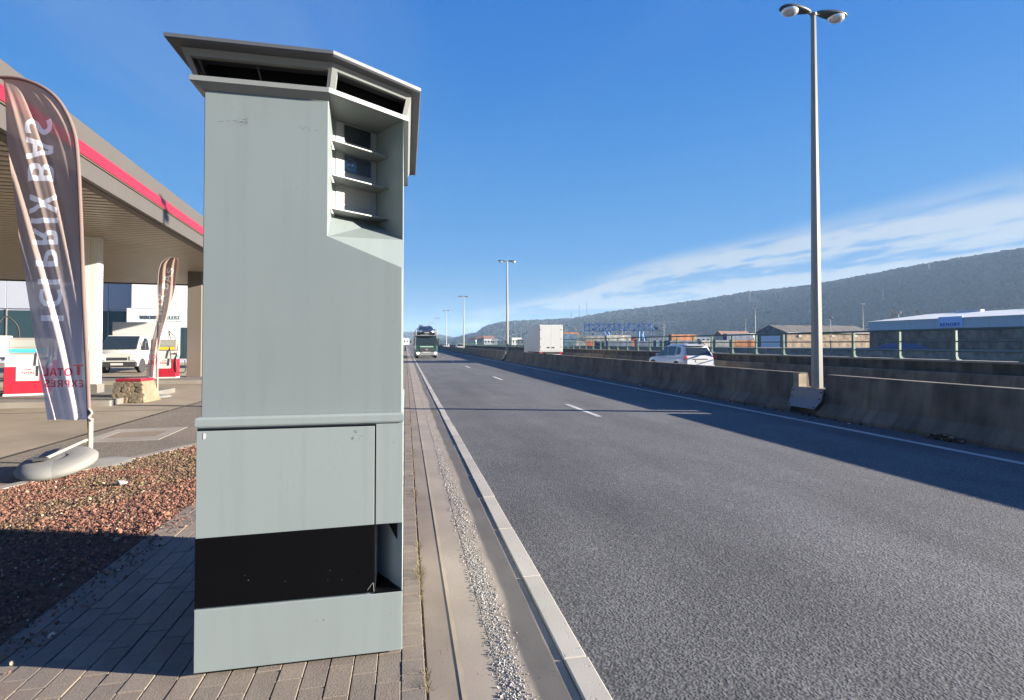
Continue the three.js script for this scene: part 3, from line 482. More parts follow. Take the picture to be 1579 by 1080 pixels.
// ================================================================ MEDIAN BARRIER, POLES, PARAPET
{
  const g = thing('median_barrier', 'long stained concrete median barrier with sloping face between the carriageways', 'barrier', [9.82, 0, -30]);
  const prof = [[-0.42, 0], [-0.42, 0.07], [-0.2, 0.3], [-0.115, 0.955], [-0.1, 0.965], [0.1, 0.965], [0.115, 0.955], [0.2, 0.3], [0.42, 0.07], [0.42, 0]], r = rng(15);
  const polesZ = [0, 1, 2, 3, 4, 5, 6].map((k) => 10.9 + 39.4 * k);
  let n = 0, cuts = [-2, 4.2]; for (const z of polesZ) { const last = cuts[cuts.length - 1], gap = [z - 0.42, z + 0.42]; const steps = Math.max(1, Math.round((gap[0] - last) / 6.5)); for (let i = 1; i <= steps; i++) cuts.push(mix(last, gap[0], i / steps)); cuts.push(gap[1]); }
  for (let i = 0; i + 1 < cuts.length; i++) {
    const a = cuts[i], b = cuts[i + 1], isGap = Math.abs(b - a - 0.84) < 1e-6; if (isGap) continue;
    const geo = prism(prof, a + 0.004, b - 0.004); geo.translate(0, 0, 30); const uv = geo.attributes.uv; for (let k = 0; k < uv.count; k++) uv.setXY(k, uv.getX(k) + i * 0.77, uv.getY(k));
    part(g, n ? 'barrier_section_' + String(n).padStart(3, '0') : 'barrier_section', geo, M.barrier); n++;
  }
  part(g, 'far_section', prism(prof, cuts[cuts.length - 1] + 0.01, 700).translate(0, 0, 30), M.barrier);
  // lamp posts stand in gaps closed by bolted steel plates
  const make = (z, near) => {
    const p = thing('street_lamp', near ? 'tall octagonal double-armed lamp post nearest the camera in the median' : '', 'street lamp', [9.82, 0, -z], 0, 'double lamp posts along the median');
    part(p, 'base', bx(-0.17, 0.17, 0, 0.62, -0.4, 0.4), M.barrier);
    const post = new THREE.CylinderGeometry(0.06, 0.135, 9.25, 8, 1).rotateY(Math.PI / 8).translate(0, 0.55 + 9.25 / 2, 0); part(p, 'post', toCreasedNormals(post, 0.3), M.galv);
    part(p, 'collar', cyl(0.075, 0.075, 0.06, 8, 0, 9.78, 0), M.galv);
    for (const s of [-1, 1]) {
      const plate = part(p, 'cover_plate', s < 0 ? polys([[[-0.28, 0.62, -0.5], [-0.28, 0.62, 0.5], [-0.34, 0.36, 0.5], [-0.34, 0.36, -0.5]], [[-0.34, 0.36, -0.5], [-0.34, 0.36, 0.5], [-0.47, 0.16, 0.42], [-0.47, 0.16, -0.42]], [[-0.27, 0.62, -0.5], [-0.27, 0.62, 0.5], [-0.33, 0.36, 0.5], [-0.33, 0.36, -0.5]], [[-0.28, 0.62, -0.5], [-0.28, 0.62, 0.5], [-0.27, 0.62, 0.5], [-0.27, 0.62, -0.5]]]) : bx(0.27, 0.28, 0.2, 0.62, -0.5, 0.5), M.steelPlate);
      if (s < 0 && near) for (const [x, y, zz] of [[-0.295, 0.55, 0.44], [-0.295, 0.55, -0.44], [-0.33, 0.4, 0.44], [-0.33, 0.4, -0.44], [-0.44, 0.2, 0.38], [-0.44, 0.2, -0.38]]) part(plate, 'bolt', new THREE.CylinderGeometry(0.018, 0.018, 0.02, 8).rotateZ(Math.PI / 2).translate(x - 0.008, y, zz), M.bolt);
      const head = new THREE.SphereGeometry(1, 24, 14).scale(0.44, 0.1, 0.19); { const q = head.attributes.position; for (let i = 0; i < q.count; i++) { const t = (q.getX(i) + 0.44) / 0.88; q.setZ(i, q.getZ(i) * (0.55 + 0.6 * t)); if (q.getY(i) < 0) q.setY(i, q.getY(i) * 0.55); } head.computeVertexNormals(); }
      const h = head.clone().translate(0.5, 0, 0); if (s < 0) h.rotateY(Math.PI); h.translate(0, 9.86, 0);
      const lamp = part(p, 'lamp_head', h, M.lampShell);
      const bowl = new THREE.SphereGeometry(1, 20, 12).scale(0.21, 0.12, 0.16).translate(0.66, -0.045, 0); if (s < 0) bowl.rotateY(Math.PI); part(lamp, 'glass_bowl', bowl.translate(0, 9.86, 0), M.lampGlass);
      part(p, 'arm', bar([0, 9.8, 0], [s * 0.2, 9.86, 0], 0.035, 8), M.galv);
    }
    return p;
  };
  const first = make(polesZ[0], true), second = make(polesZ[1], false); second.userData.label = 'second double lamp post along the median, left of the white box van';
  const ord = ['third', 'fourth', 'fifth', 'sixth', 'farthest']; for (let k = 2; k < 7; k++) copyOf(second, [9.82, 0, -polesZ[k]], 0, ord[k - 2] + ' double lamp post along the median, counted from the camera', 'double lamp posts along the median');
  // added block, coloured yellow for the sunlit barrier notch at the near post, and leaf litter at the foot
  const stub = new THREE.Mesh(bx(-0.12, 0.1, 0.6, 0.92, -0.09, 0.09), mat([0.55, 0.47, 0.35], 0.9, { t: T.weathered, bump: 0.01 })); stub.name = 'sunlit_notch_block'; stub.position.set(9.76, 0.022, -11.38); tag(stub, 'added block coloured yellowish for the sunlit barrier notch beside the nearest lamp post', 'concrete block'); put(stub);
  const lr = rng(66), leaf = polys([[[-0.5, 0, -1], [0.5, 0, -1], [0.7, 0.25, 0.3], [-0.6, 0.2, 0.3]], [[-0.6, 0.2, 0.3], [0.7, 0.25, 0.3], [0, 0.1, 1]]]), im = new THREE.InstancedMesh(leaf, mat([1, 1, 1], 0.9), 420), q = new THREE.Object3D(), c = new THREE.Color(); im.name = 'leaf_litter';
  for (let k = 0; k < 420; k++) { const near = lr(), z = near < 0.55 ? 7.45 + (lr() + lr() - 1) * 0.35 : 4 + 16 * lr(), x = 9.33 - 0.22 * lr() * lr(), s = 0.012 + 0.03 * lr(), hgt = near < 0.55 ? 0.1 * lr() * Math.exp(-(((z - 7.45) / 0.2) ** 2)) : 0.008; q.position.set(x, 0.008 + hgt, -z); q.rotation.set(lr() * 6, lr() * 6, lr() * 6); q.scale.setScalar(s); q.updateMatrix(); im.setMatrixAt(k, q.matrix); const b = 0.4 + lr(); lr() > 0.93 ? c.setRGB(0.5, 0.45, 0.36) : c.setRGB(0.12 * b, 0.075 * b, 0.045 * b); im.setColorAt(k, c); }
  im.userData = { kind: 'stuff', label: 'dead leaves gathered at the foot of the median barrier', category: 'leaves' }; scene.add(put(im));
  scene.add(stub);
}
{ // far barrier and parapet with railing
  const b = thing('roadside_barrier', 'low concrete barrier beyond the far carriageway with a sunlit top edge', 'barrier', [17.1, 0, -30]);
  for (let k = 0; k < 12; k++) part(b, k ? 'barrier_section_' + String(k).padStart(3, '0') : 'barrier_section', prism([[-0.3, 0], [-0.25, 0.1], [-0.1, 0.74], [-0.09, 0.76], [0.12, 0.76], [0.14, 0.7], [0.3, 0]], 4 + 8 * k, 11.99 + 8 * k).translate(0, 0, 30), M.barrier);
  part(b, 'far_section', prism([[-0.3, 0], [-0.1, 0.76], [0.12, 0.76], [0.3, 0]], 100, 700).translate(0, 0, 30), M.barrier);
  const p = thing('river_parapet', 'dark concrete parapet along the river under the green railing', 'wall', [18.6, 0, -30]);
  part(p, 'wall', bx(-0.18, 0.18, -0.2, 1.06, -670, 26), M.parapet); part(p, 'coping', bx(-0.23, 0.23, 1.06, 1.13, -670, 26), M.kerb);
  const q = thing('river_railing', 'green metal railing with three rails on the river parapet', 'railing', [18.6, 1.13, -12.4]);
  const post = join(bx(-0.045, 0.045, 0, 1.08, -0.05, 0.05), bx(-0.1, 0.1, 0, 0.03, -0.12, 0.12), bx(-0.06, 0.06, 0.03, 0.1, -0.075, 0.075));
  for (let k = -3; k < 90; k++) { const o = part(q, k > -3 ? 'post_' + String(k + 3).padStart(3, '0') : 'post', post, M.railGreen); o.position.z = -2.08 * k; }
  for (const y of [1.06, 0.64, 0.3]) part(q, 'rail', new THREE.CylinderGeometry(y > 1 ? 0.04 : 0.025, y > 1 ? 0.04 : 0.025, 220, 8).rotateX(Math.PI / 2).translate(0, y, -95), M.railDark);
}
// ================================================================ FILLING STATION
{ // canopy
  const g = thing('station_canopy', 'filling station canopy with grey fascia, red stripe and slatted soffit', 'canopy', [-6.24, 0, -11.5], 4.1 * DEG);
  const z0 = 7, z1 = -21.6, xl = -21;
  part(g, 'fascia', join(bx(-0.12, 0, 5, 6.05, z1, z0), bx(xl, -0.12, 5, 6.05, z1, z1 + 0.12), bx(xl, -0.12, 5, 6.05, z0 - 0.12, z0)), M.fascia);
  part(g, 'red_stripe', bx(0.003, 0.05, 5.4, 5.64, z1, z0), M.red);
  part(g, 'stripe_dark_strip', bx(0.001, 0.03, 5.37, 5.4, z1, z0), M.soffitDark);  // solid dark strip along the lower edge of the red stripe
  part(g, 'gutter_trim', join(bx(-0.3, -0.125, 4.985, 5.06, z1 + 0.14, z0 - 0.14), bx(-0.36, -0.3, 5.0, 5.03, z1 + 0.14, z0 - 0.14)), M.soffitDark);
  part(g, 'roof_deck', bx(xl + 0.02, -0.13, 5.2, 5.95, z1 + 0.13, z0 - 0.13), M.fascia);
  const pitch = 0.3, slat = boxUV(new THREE.ExtrudeGeometry(new THREE.Shape([[-0.1, 0.045], [-0.096, 0.008], [-0.085, 0], [0.085, 0], [0.096, 0.008], [0.1, 0.045]].map(([a, b]) => new THREE.Vector2(a, b))), { depth: 20.2, bevelEnabled: false }).rotateY(-Math.PI / 2).translate(-0.4, 5.055, 0));
  for (let k = 0, z = z0 - 0.3; z > z1 + 0.25; z -= pitch, k++) { const o = part(g, k ? 'soffit_slat_' + String(k).padStart(3, '0') : 'soffit_slat', slat, M.soffit); o.position.z = z; }
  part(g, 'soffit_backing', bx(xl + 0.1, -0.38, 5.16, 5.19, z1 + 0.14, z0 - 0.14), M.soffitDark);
  for (const [x, z] of [[-3.4, -5.4], [-2.3, -12.2], [-5.5, -12.6]]) part(g, 'soffit_lamp', rb(x - 0.3, x + 0.3, 5.03, 5.054, z - 0.12, z + 0.12, 0.008), col(0.6, 0.58, 0.5, 0.4));
  const c1 = partW(g, 'column', join(rb(-9.93, -9.735, 0.42, 5.06, -18.9, -18.6, 0.01), rb(-9.73, -9.52, 0.42, 5.06, -18.9, -18.6, 0.01)), M.cream, 'wide cream clad column');
  c1.geometry = c1.geometry;
  { const l = new THREE.BufferGeometry(); const gl = []; 'ecea'.split('').forEach((ch, i) => gl.push(letters(ch, 0.12, 0.006).scale(-1, 1, 1).rotateZ(-Math.PI / 2).translate(0, -i * 0.15, 0))); const t = mergeGeometries(gl).translate(-9.83, 2.0, -18.597); t.applyMatrix4(g.matrixWorld.clone().invert()); part(c1, 'lettering', t, col(0.75, 0.2, 0.2, 0.5)); }
  partW(g, 'column_plinth', bx(-9.98, -9.47, 0.13, 0.42, -18.95, -18.55), M.plinth);
  partW(g, 'column', rb(-9.95, -9.35, 0.15, 5.06, -27.1, -26.6, 0.012), M.taupe, 'dark column farther back');
}
// pump islands
{
  const isl = (x0, x1, za, zb, label) => { const g = thing('pump_island', label, 'pump island', [(x0 + x1) / 2, 0, -(za + zb) / 2], 0, 'pump islands under the canopy'), w = x1 - x0, d = zb - za; part(g, 'deck', rb(-w / 2, w / 2, -0.05, 0.15, -d / 2, d / 2, 0.02), M.plinth); part(g, 'kerb_edge', join(bx(-w / 2 - 0.02, w / 2 + 0.02, -0.04, 0.14, d / 2, d / 2 + 0.06)), M.kerb); };
  isl(-16, -7.9, 16.1, 20.2, 'nearer concrete pump island carrying the cream column'); isl(-17, -8.3, 24.4, 27.6, 'farther concrete pump island behind the stone block');
}
function pump(name, label, x, z, ry, kind) {
  const g = thing(name, label, 'fuel pump', [x, 0.15, -z], ry, 'fuel pumps on the islands');
  part(g, 'plinth', bx(-0.5, 0.5, 0, 0.06, -0.3, 0.3), M.white);
  part(g, 'lower_cabinet', rb(-0.5, 0.5, 0.06, 0.86, -0.28, 0.28, 0.02), M.red);
  const pl = part(g, 'placard', bx(-0.22, 0.3, 0.44, 0.88, 0.281, 0.292), M.white);
  part(pl, 'logo', letters('TOTAL', 0.075, 0.004).translate(0.05, 0.68, 0.292), M.red);
  part(pl, 'swoosh', polys([[[-0.14, 0.78, -0.2945], [0.16, 0.8, -0.2945], [0.1, 0.765, -0.2945]], [[0.02, 0.6, -0.2945], [0.2, 0.6, -0.2945], [0.2, 0.59, -0.2945], [0.02, 0.59, -0.2945]]]), M.red);
  part(g, 'middle_panel', bx(-0.48, 0.48, 0.86, 1.22, -0.24, 0.24), M.white);
  const hd = part(g, 'display_head', rb(-0.5, 0.5, 1.22, 1.72, -0.26, 0.26, 0.03), col(0.22, 0.2, 0.18, 0.5));
  part(hd, 'screen', bx(-0.38, 0.38, 1.45, 1.66, 0.261, 0.268), M.screen);
  part(hd, 'colour_strip', bx(-0.42, 0.42, 1.28, 1.39, 0.261, 0.268), kind ? M.teal : M.yellow);
  part(g, 'mast', bar([0.22, 1.7, 0], [0.12, 2.15, 0], 0.018), M.plastic);
  part(g, 'hose', tube([[0.12, 2.15, 0], [0.42, 1.75, 0.1], [0.52, 1.2, 0.2], [0.5, 0.7, 0.3], [0.62, 0.25, 0.3], [0.85, 0.3, 0.25], [0.82, 0.8, 0.2]], 0.02), M.hose);
  part(g, 'hose', tube([[0.12, 2.15, 0], [0.2, 1.6, 0.2], [0.3, 1.0, 0.32], [0.35, 0.6, 0.36]], 0.02), M.hose);
  const nz = part(g, 'nozzle', tube([[0.52, 1.0, 0.2], [0.5, 1.1, 0.26], [0.42, 1.12, 0.3]], 0.028), M.plastic); part(nz, 'grip', rb(0.48, 0.56, 0.95, 1.05, 0.17, 0.24, 0.01), M.greenGrip);
  return g;
}
{ const [x, z] = gp(262, 23.8); pump('fuel_pump', 'red and white fuel pump beside the small flag, with yellow strip', x, 26.0, 0.1, 0); }
{ const [x, z] = gp(62, 15.9); const g = pump('fuel_pump', 'nearest red and white fuel pump half hidden by the large flag', -11.15, 18.3, 0.3, 1);
  part(g, 'side_terminal', rb(-0.62, -0.4, 1.15, 1.78, -0.1, 0.5, 0.02), M.white); part(g, 'hose', tube([[-0.55, 0.05, 0.4], [-0.75, 0.9, 0.35], [-0.72, 1.7, 0.3], [-0.5, 2.35, 0.2], [-0.25, 2.1, 0.15], [-0.2, 1.7, 0.1]], 0.022), M.hose); }
{ const [x, z] = gp(14, 20); pump('fuel_pump', 'fuel pump at the left edge behind the nearest pump, with yellow strip', x, 25.2, 0.2, 0); }
{ // stone block with red top at the end of the island
  const g = thing('bollard_block', 'rough stone-faced block with red painted top at the island end', 'stone block', [-7.75, 0, -17.2], -0.12);
  const s = polys([[[-0.46, 0, -0.42], [0.44, 0, -0.42], [0.3, 0.6, -0.3], [-0.4, 0.6, -0.3]], [[-0.46, 0, 0.42], [0.44, 0, 0.42], [0.3, 0.6, 0.3], [-0.4, 0.6, 0.3]], [[0.44, 0, -0.42], [0.44, 0, 0.42], [0.3, 0.6, 0.3], [0.3, 0.6, -0.3]], [[-0.46, 0, -0.42], [-0.46, 0, 0.42], [-0.4, 0.6, 0.3], [-0.4, 0.6, -0.3]]]);
  part(g, 'block', s, M.stone);
  const r = rng(12); let n = 0; // flat rubble stones bedded in the face and the side
  for (let j = 0, y = 0.05; j < 4; j++, y += 0.145) for (let i = 0; i < 4 + (j % 2); i++) { const t = y / 0.6, w = mix(0.9, 0.7, t), x = mix(-0.46, -0.4, t) + w * (i + 0.5 + 0.35 * (r() - 0.5)) / (4 + (j % 2)), zf = mix(0.42, 0.3, t), pts = [...Array(7)].map((_, k) => { const a = k / 7 * 6.283, R = 0.07 + 0.035 * r(); return new THREE.Vector2(Math.cos(a) * R * 1.25, Math.sin(a) * R * 0.85); }); const st = new THREE.ExtrudeGeometry(new THREE.Shape(pts), { depth: 0.02 + 0.015 * r(), bevelEnabled: true, bevelSize: 0.015, bevelThickness: 0.012, bevelSegments: 1 }).rotateX(-0.2).translate(x, y + 0.02, zf - 0.03); part(g, n ? 'stone_' + String(n).padStart(3, '0') : 'stone', boxUV(st), M.stone); n++; }
  part(g, 'red_top', rb(-0.405, 0.305, 0.6, 0.675, -0.31, 0.31, 0.015), M.red);
}
// ---------------------------------------------------------------- beach flags
function flagTexture(w, h, draw) { const c = document.createElement('canvas'); c.width = w; c.height = h; draw(c.getContext('2d')); const t = new THREE.CanvasTexture(c); t.colorSpace = THREE.SRGBColorSpace; return t; }
function flag(spec) {
  const { X, Z, k, px0, py0, right, left, rows, fold, texture, box } = spec;
  const g = thing(spec.name, spec.label, 'flag', [X, 0, -Z], spec.ry, 'advertising flags of the filling station');
  const S = (px, py) => [(px - px0) * k, EYE + (530 - py) * k];       // photo pixel -> metres in the plane of the flag
  const lerpT = (t, y) => { for (let i = 1; i < t.length; i++) if (y <= t[i][1]) return mix(t[i - 1][0], t[i][0], (y - t[i - 1][1]) / (t[i][1] - t[i - 1][1])); return t[t.length - 1][0]; };
  const nu = 44, nv = 110, pos = [], uv = [], idx = [];
  const y0 = Math.min(right[0][1], left[0][1]), y1 = spec.bottom;
  for (let j = 0; j <= nv; j++) for (let i = 0; i <= nu; i++) {
    const t = j / nv, py = mix(y0 + 0.2, y1, t * (0.35 + 0.65 * t)), a = lerpT(left, py), b = lerpT(right, py), s = i / nu, px = mix(a, b, s), sag = spec.sag ? spec.sag(s, py) : 0;
    const [x, y] = S(px, py); const fz = fold(s, (py - y0) / (y1 - y0)); pos.push(x + fz * spec.lean, y - sag, fz);
    uv.push((px - box[0]) / (box[2] - box[0]), 1 - (py - box[1]) / (box[3] - box[1]));
  }
  for (let j = 0; j < nv; j++) for (let i = 0; i < nu; i++) { const a = j * (nu + 1) + i; idx.push(a, a + nu + 1, a + 1, a + 1, a + nu + 1, a + nu + 2); }
  const geo = new THREE.BufferGeometry(); geo.setAttribute('position', new THREE.Float32BufferAttribute(pos, 3)); geo.setAttribute('uv', new THREE.Float32BufferAttribute(uv, 2)); geo.setIndex(idx); geo.computeVertexNormals();
  part(g, 'banner', geo, new THREE.MeshPhysicalMaterial({ map: texture, roughness: 1, side: THREE.DoubleSide, transmission: 0.45, thickness: 0, color: 0xffffff, transparent: true, opacity: 0.92 }));
  const pole = spec.pole.map(([a, b]) => { const [x, y] = S(a, b); return [x, y, fold(right === spec.poleEdge ? 1 : 0, 0) * 0]; });
  part(g, 'pole', tube(pole, spec.r, 8, 90), spec.poleMat ?? M.poleWhite);
  if (spec.sleeve) part(g, 'sleeve', tube(spec.sleeve.map(([a, b]) => [...S(a, b), 0]), spec.r * 1.7, 8, 90), col(...spec.sleeveCol, 0.85));
  return g;
}
{
  // large flag: seen from behind, so its print reads mirrored
  const box = [-14, 108, 150, 660], cw = 604, ch = 2032, sx = cw / (box[2] - box[0]), sy = ch / (box[3] - box[1]);
  const texture = flagTexture(cw, ch, (c) => {
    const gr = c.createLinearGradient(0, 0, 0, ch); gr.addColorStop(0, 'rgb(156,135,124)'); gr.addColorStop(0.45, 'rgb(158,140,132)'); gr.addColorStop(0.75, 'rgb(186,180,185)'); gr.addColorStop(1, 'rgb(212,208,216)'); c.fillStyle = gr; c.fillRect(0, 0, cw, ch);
    c.save(); c.scale(sx, sy); c.translate(-box[0], -box[1]);
    c.fillStyle = 'rgb(252,251,255)';
    const put1 = (ch1, x, y, adv, cap) => { if (ch1 === 'I') { c.fillRect(x, y - adv / 2, cap, adv); return; } c.save(); c.transform(0, -1, -1, 0, x, y); c.font = 'bold 40px sans-serif'; const m = c.measureText(ch1); const a = m.actualBoundingBoxRight + m.actualBoundingBoxLeft; c.scale(adv / a, cap / 29); c.textAlign = 'left'; c.fillText(ch1, m.actualBoundingBoxLeft - a / 2, 0 ); c.restore(); };
    // each: letter, baseline x (left side), centre y, extent along y, cap height along x
    [['I', 64, 491, 9, 34], ['C', 61, 459, 30, 34], ['I', 58, 435, 8, 33], ['P', 54, 398, 28, 34], ['R', 50, 364, 28, 38], ['I', 46, 340, 8, 41], ['X', 43, 313, 33, 42], ['B', 40, 265, 29, 40], ['A', 37, 228, 36, 41], ['S', 35, 193, 25, 41]].forEach((a) => put1(...a.map((v, i) => (i === 1 ? v - 0 : v))));
    c.restore(); c.save(); c.scale(sx, sy); c.translate(-box[0], -box[1]);
    const mir = (s, xr, y, w, hgt, colr) => { c.save(); c.translate(xr, y); c.scale(-1, 1); c.font = 'bold 40px sans-serif'; const m = c.measureText(s); c.scale(w / m.width, hgt / 29); c.fillStyle = colr; c.fillText(s, 0, 0); c.restore(); };
    mir('T', 130, 579, 17, 17, 'rgb(226,96,84)'); mir('OTAL', 113, 580, 45, 12, 'rgb(190,44,76)'); mir('EXPRES', 131, 597, 61, 11, 'rgb(190,44,76)');
    c.restore();
  });
  const [X, Z] = gp(141, 7.35);
  const right = [[-4, 118], [22, 119.5], [40, 124], [58, 131], [75, 142], [88, 156], [99, 174], [107, 193], [112, 213], [116, 250], [121, 330], [127, 450], [134, 560], [139, 650], [140, 660]];
  const left = [[-4, 118], [1, 123], [4, 160], [7, 211], [18, 285], [31, 385], [45, 470], [54, 520], [64, 580], [71, 618], [76, 646], [77, 660]];
  const fold = (s, t) => (0.028 * Math.sin(s * 12 - t * 12) + 0.018 * Math.sin(s * 25 - t * 23 + 1) + 0.014 * Math.sin(s * 6 - t * 4 + 2) + 0.006 * Math.sin(s * 44 - t * 38)) * (1 - Math.pow(s, 8)) * smooth(0, 0.1, t);
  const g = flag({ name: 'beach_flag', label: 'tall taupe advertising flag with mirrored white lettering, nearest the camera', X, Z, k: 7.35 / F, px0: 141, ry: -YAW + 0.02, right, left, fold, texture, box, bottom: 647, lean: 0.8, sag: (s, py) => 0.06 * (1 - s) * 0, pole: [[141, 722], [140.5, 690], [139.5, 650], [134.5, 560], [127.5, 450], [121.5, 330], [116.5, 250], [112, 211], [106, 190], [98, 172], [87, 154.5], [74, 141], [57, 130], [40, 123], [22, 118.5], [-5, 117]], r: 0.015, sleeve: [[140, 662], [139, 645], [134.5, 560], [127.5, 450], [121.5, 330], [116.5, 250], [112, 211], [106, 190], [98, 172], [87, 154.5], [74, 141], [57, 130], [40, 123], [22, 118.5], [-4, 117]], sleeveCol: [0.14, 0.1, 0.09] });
  part(g, 'pole_foot', cyl(0.032, 0.03, 0.62, 12, 0, 0.02, 0), col(0.5, 0.36, 0.26, 0.6));
  part(g, 'tie_cord', tube([[-0.01, 0.78, 0.02], [0.03, 0.72, 0.02], [0.0, 0.66, 0.035], [0.03, 0.62, 0.02], [-0.01, 0.6, 0.02]], 0.016), M.poleWhite);
  part(g, 'base_disc', new THREE.LatheGeometry([[0, 0.075], [0.1, 0.07], [0.32, 0.045], [0.4, 0.02], [0.41, 0]].map((a) => new THREE.Vector2(...a)), 40).translate(0.12, -0.01, 0), M.baseGrey);
  // grey weight ring leaning on it
  const [x2, z2] = gp(92, 6.75), w = thing('flag_weight', 'grey rounded flag base tipped against the kerb, with a pale stick on it', 'flag base', [x2, 0, -z2], 0.35);
  const disc = new THREE.LatheGeometry([[0, 0.1], [0.05, 0.1], [0.12, 0.09], [0.14, 0.11], [0.3, 0.105], [0.38, 0.07], [0.42, 0.02], [0.41, -0.03], [0.36, -0.06], [0, -0.06]].map((a) => new THREE.Vector2(...a)), 44); disc.rotateX(0.2).rotateZ(0.13).translate(0, 0.14, 0); part(w, 'disc', disc, M.baseGrey);
  part(w, 'stick', bar([-0.12, 0.235, 0.12], [0.29, 0.42, -0.05], 0.02, 10, 0.017), M.wood);
  part(w, 'bracket', rb(-0.22, -0.07, 0.225, 0.262, 0.06, 0.18, 0.006), M.plastic);
}
{
  const box = [222, 392, 276, 590], cw = 270, ch = 990, sx = cw / (box[2] - box[0]), sy = ch / (box[3] - box[1]);
  const texture = flagTexture(cw, ch, (c) => {
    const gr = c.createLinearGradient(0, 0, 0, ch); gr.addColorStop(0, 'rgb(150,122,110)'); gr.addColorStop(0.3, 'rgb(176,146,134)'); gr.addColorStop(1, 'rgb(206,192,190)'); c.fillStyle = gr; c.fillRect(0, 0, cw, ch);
    c.save(); c.scale(sx, sy); c.translate(-box[0], -box[1]); c.fillStyle = 'rgb(246,236,226)';
    const put1 = (s, x, y, adv, cap) => { c.save(); c.translate(x, y); c.rotate(-Math.PI / 2 + 0.16); c.font = 'bold 40px sans-serif'; const m = c.measureText(s); c.scale(adv / m.width, cap / 29); c.textAlign = 'center'; c.fillText(s, 0, 0); c.restore(); };
    [['P', 247, 497, 14, 8], ['R', 249, 481, 14, 9], ['I', 250, 470, 6, 10], ['X', 253, 460, 13, 10], ['B', 258, 442, 12, 10], ['A', 261, 430, 13, 10], ['S', 264, 418, 11, 9]].forEach((a) => put1(...a));
    c.fillStyle = 'rgb(200,60,84)'; c.font = 'bold 9px sans-serif'; c.fillText('TOTAL', 229, 554); c.fillText('EXPR', 228, 563);
    c.restore();
  });
  const [X, Z] = gp(243.5, 16.6);
  const left = [[262, 396.5], [256, 398], [250, 402], [246, 408], [244, 416], [243, 425], [241.5, 450], [241, 480], [239, 500], [235, 520], [231, 545], [227.5, 575], [226.5, 583], [226, 590]];
  const right = [[262, 396.5], [270, 397], [273, 399], [273.5, 404], [272, 415], [270.5, 425], [267, 445], [260, 475], [253, 500], [247.5, 520], [244, 545], [242.5, 575], [242, 583], [241.5, 590]];
  const fold = (s, t) => 0.07 * Math.sin(s * 6 + t * 5) * t + 0.03 * Math.sin(s * 14 - t * 8);
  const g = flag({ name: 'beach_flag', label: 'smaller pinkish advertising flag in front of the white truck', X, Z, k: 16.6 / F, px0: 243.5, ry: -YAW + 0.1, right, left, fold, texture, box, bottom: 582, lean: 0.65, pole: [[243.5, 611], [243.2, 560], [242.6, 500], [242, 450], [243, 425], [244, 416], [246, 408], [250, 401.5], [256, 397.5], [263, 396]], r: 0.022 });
  part(g, 'base_disc', new THREE.LatheGeometry([[0, 0.09], [0.15, 0.085], [0.3, 0.06], [0.36, 0.02], [0.36, 0]].map((a) => new THREE.Vector2(...a)), 40).translate(0.02, -0.01, 0), M.baseGrey);
}
// ---------------------------------------------------------------- showroom behind the station
{
  const g = thing('showroom_building', 'car showroom with white panels and dark glass behind the station', 'building', [-30, 0, -52]);
  const P = (n, geo, m, l) => partW(g, n, geo, m, l);
  P('wall', join(bx(-60, -23.4, 0, 8.2, -70, -53), bx(-23.3, -9, 0, 8.5, -70, -50.6)), M.panelGrey);
  for (let i = 0; i < 7; i++) { const x = -23.25 + i * 2.05; P('white_panel', rb(x, x + 2.02, 4.76, 8.4, -50.6, -50.5, 0.01), M.panelWhite); P('mint_panel', rb(x, x + 2.02, 3.1, 4.73, -50.59, -50.52, 0.01), M.panelMint); P('glazing', bx(x, x + 2.02, 0.4, 3.07, -50.6, -50.55), M.glassTeal); }
  for (let i = 0; i < 14; i++) { const x = -60 + i * 2.6; P('shade_grey_panel', rb(x, x + 2.56, 4.76, 8.1, -53, -52.9, 0.01), M.panelGrey); P('window', bx(x + 0.05, x + 2.52, 0.4, 4.6, -53, -52.95), M.glassTeal); P('mullion', bx(x - 0.04, x + 0.04, 0.3, 4.7, -53, -52.9), M.galv); }  // shade of the projecting part is put into the grey of these panels
  P('corner_post', bx(-23.6, -23.3, 0.2, 4.75, -50.9, -50.5), M.panelWhite);
  const s1 = letters('VOLVO', 0.3, 0.04).translate(-21.9, 3.98, -50.52), s2 = letters('SELEKT', 0.3, 0.04, fontR).translate(-20.05, 3.98, -50.52);
  P('sign_lettering', s1, col(0.03, 0.035, 0.05, 0.5)); P('sign_lettering', s2, col(0.25, 0.26, 0.27, 0.5)); P('sign_underline', bx(-20.5, -19.2, 3.66, 3.69, -50.52, -50.49), col(0.3, 0.3, 0.3));
}
// ================================================================ VEHICLES
const wheelGeo = { tyre: toCreasedNormals(new THREE.LatheGeometry([[0.2, -0.1], [0.29, -0.105], [0.33, -0.08], [0.335, 0], [0.33, 0.08], [0.29, 0.105], [0.2, 0.1]].map((a) => new THREE.Vector2(...a)), 28), 0.7).rotateZ(Math.PI / 2), rim: new THREE.CylinderGeometry(0.205, 0.205, 0.17, 20).rotateZ(Math.PI / 2) };
const spoke = (() => { const l = []; for (let i = 0; i < 5; i++) l.push(bx(-0.092, 0.092, 0.03, 0.2, -0.03, 0.03).rotateX(i * Math.PI * 0.4)); l.push(new THREE.CylinderGeometry(0.05, 0.05, 0.19, 12).rotateZ(Math.PI / 2)); return join(l); })();
function wheel(g, x, z, s = 1, plain) { const t = part(g, 'wheel', wheelGeo.tyre, M.tyre); t.position.set(x, 0.335 * s, z); t.scale.setScalar(s); part(t, 'rim', wheelGeo.rim, plain ? M.rim : M.plastic); if (!plain) part(t, 'spokes', spoke, M.rim); }
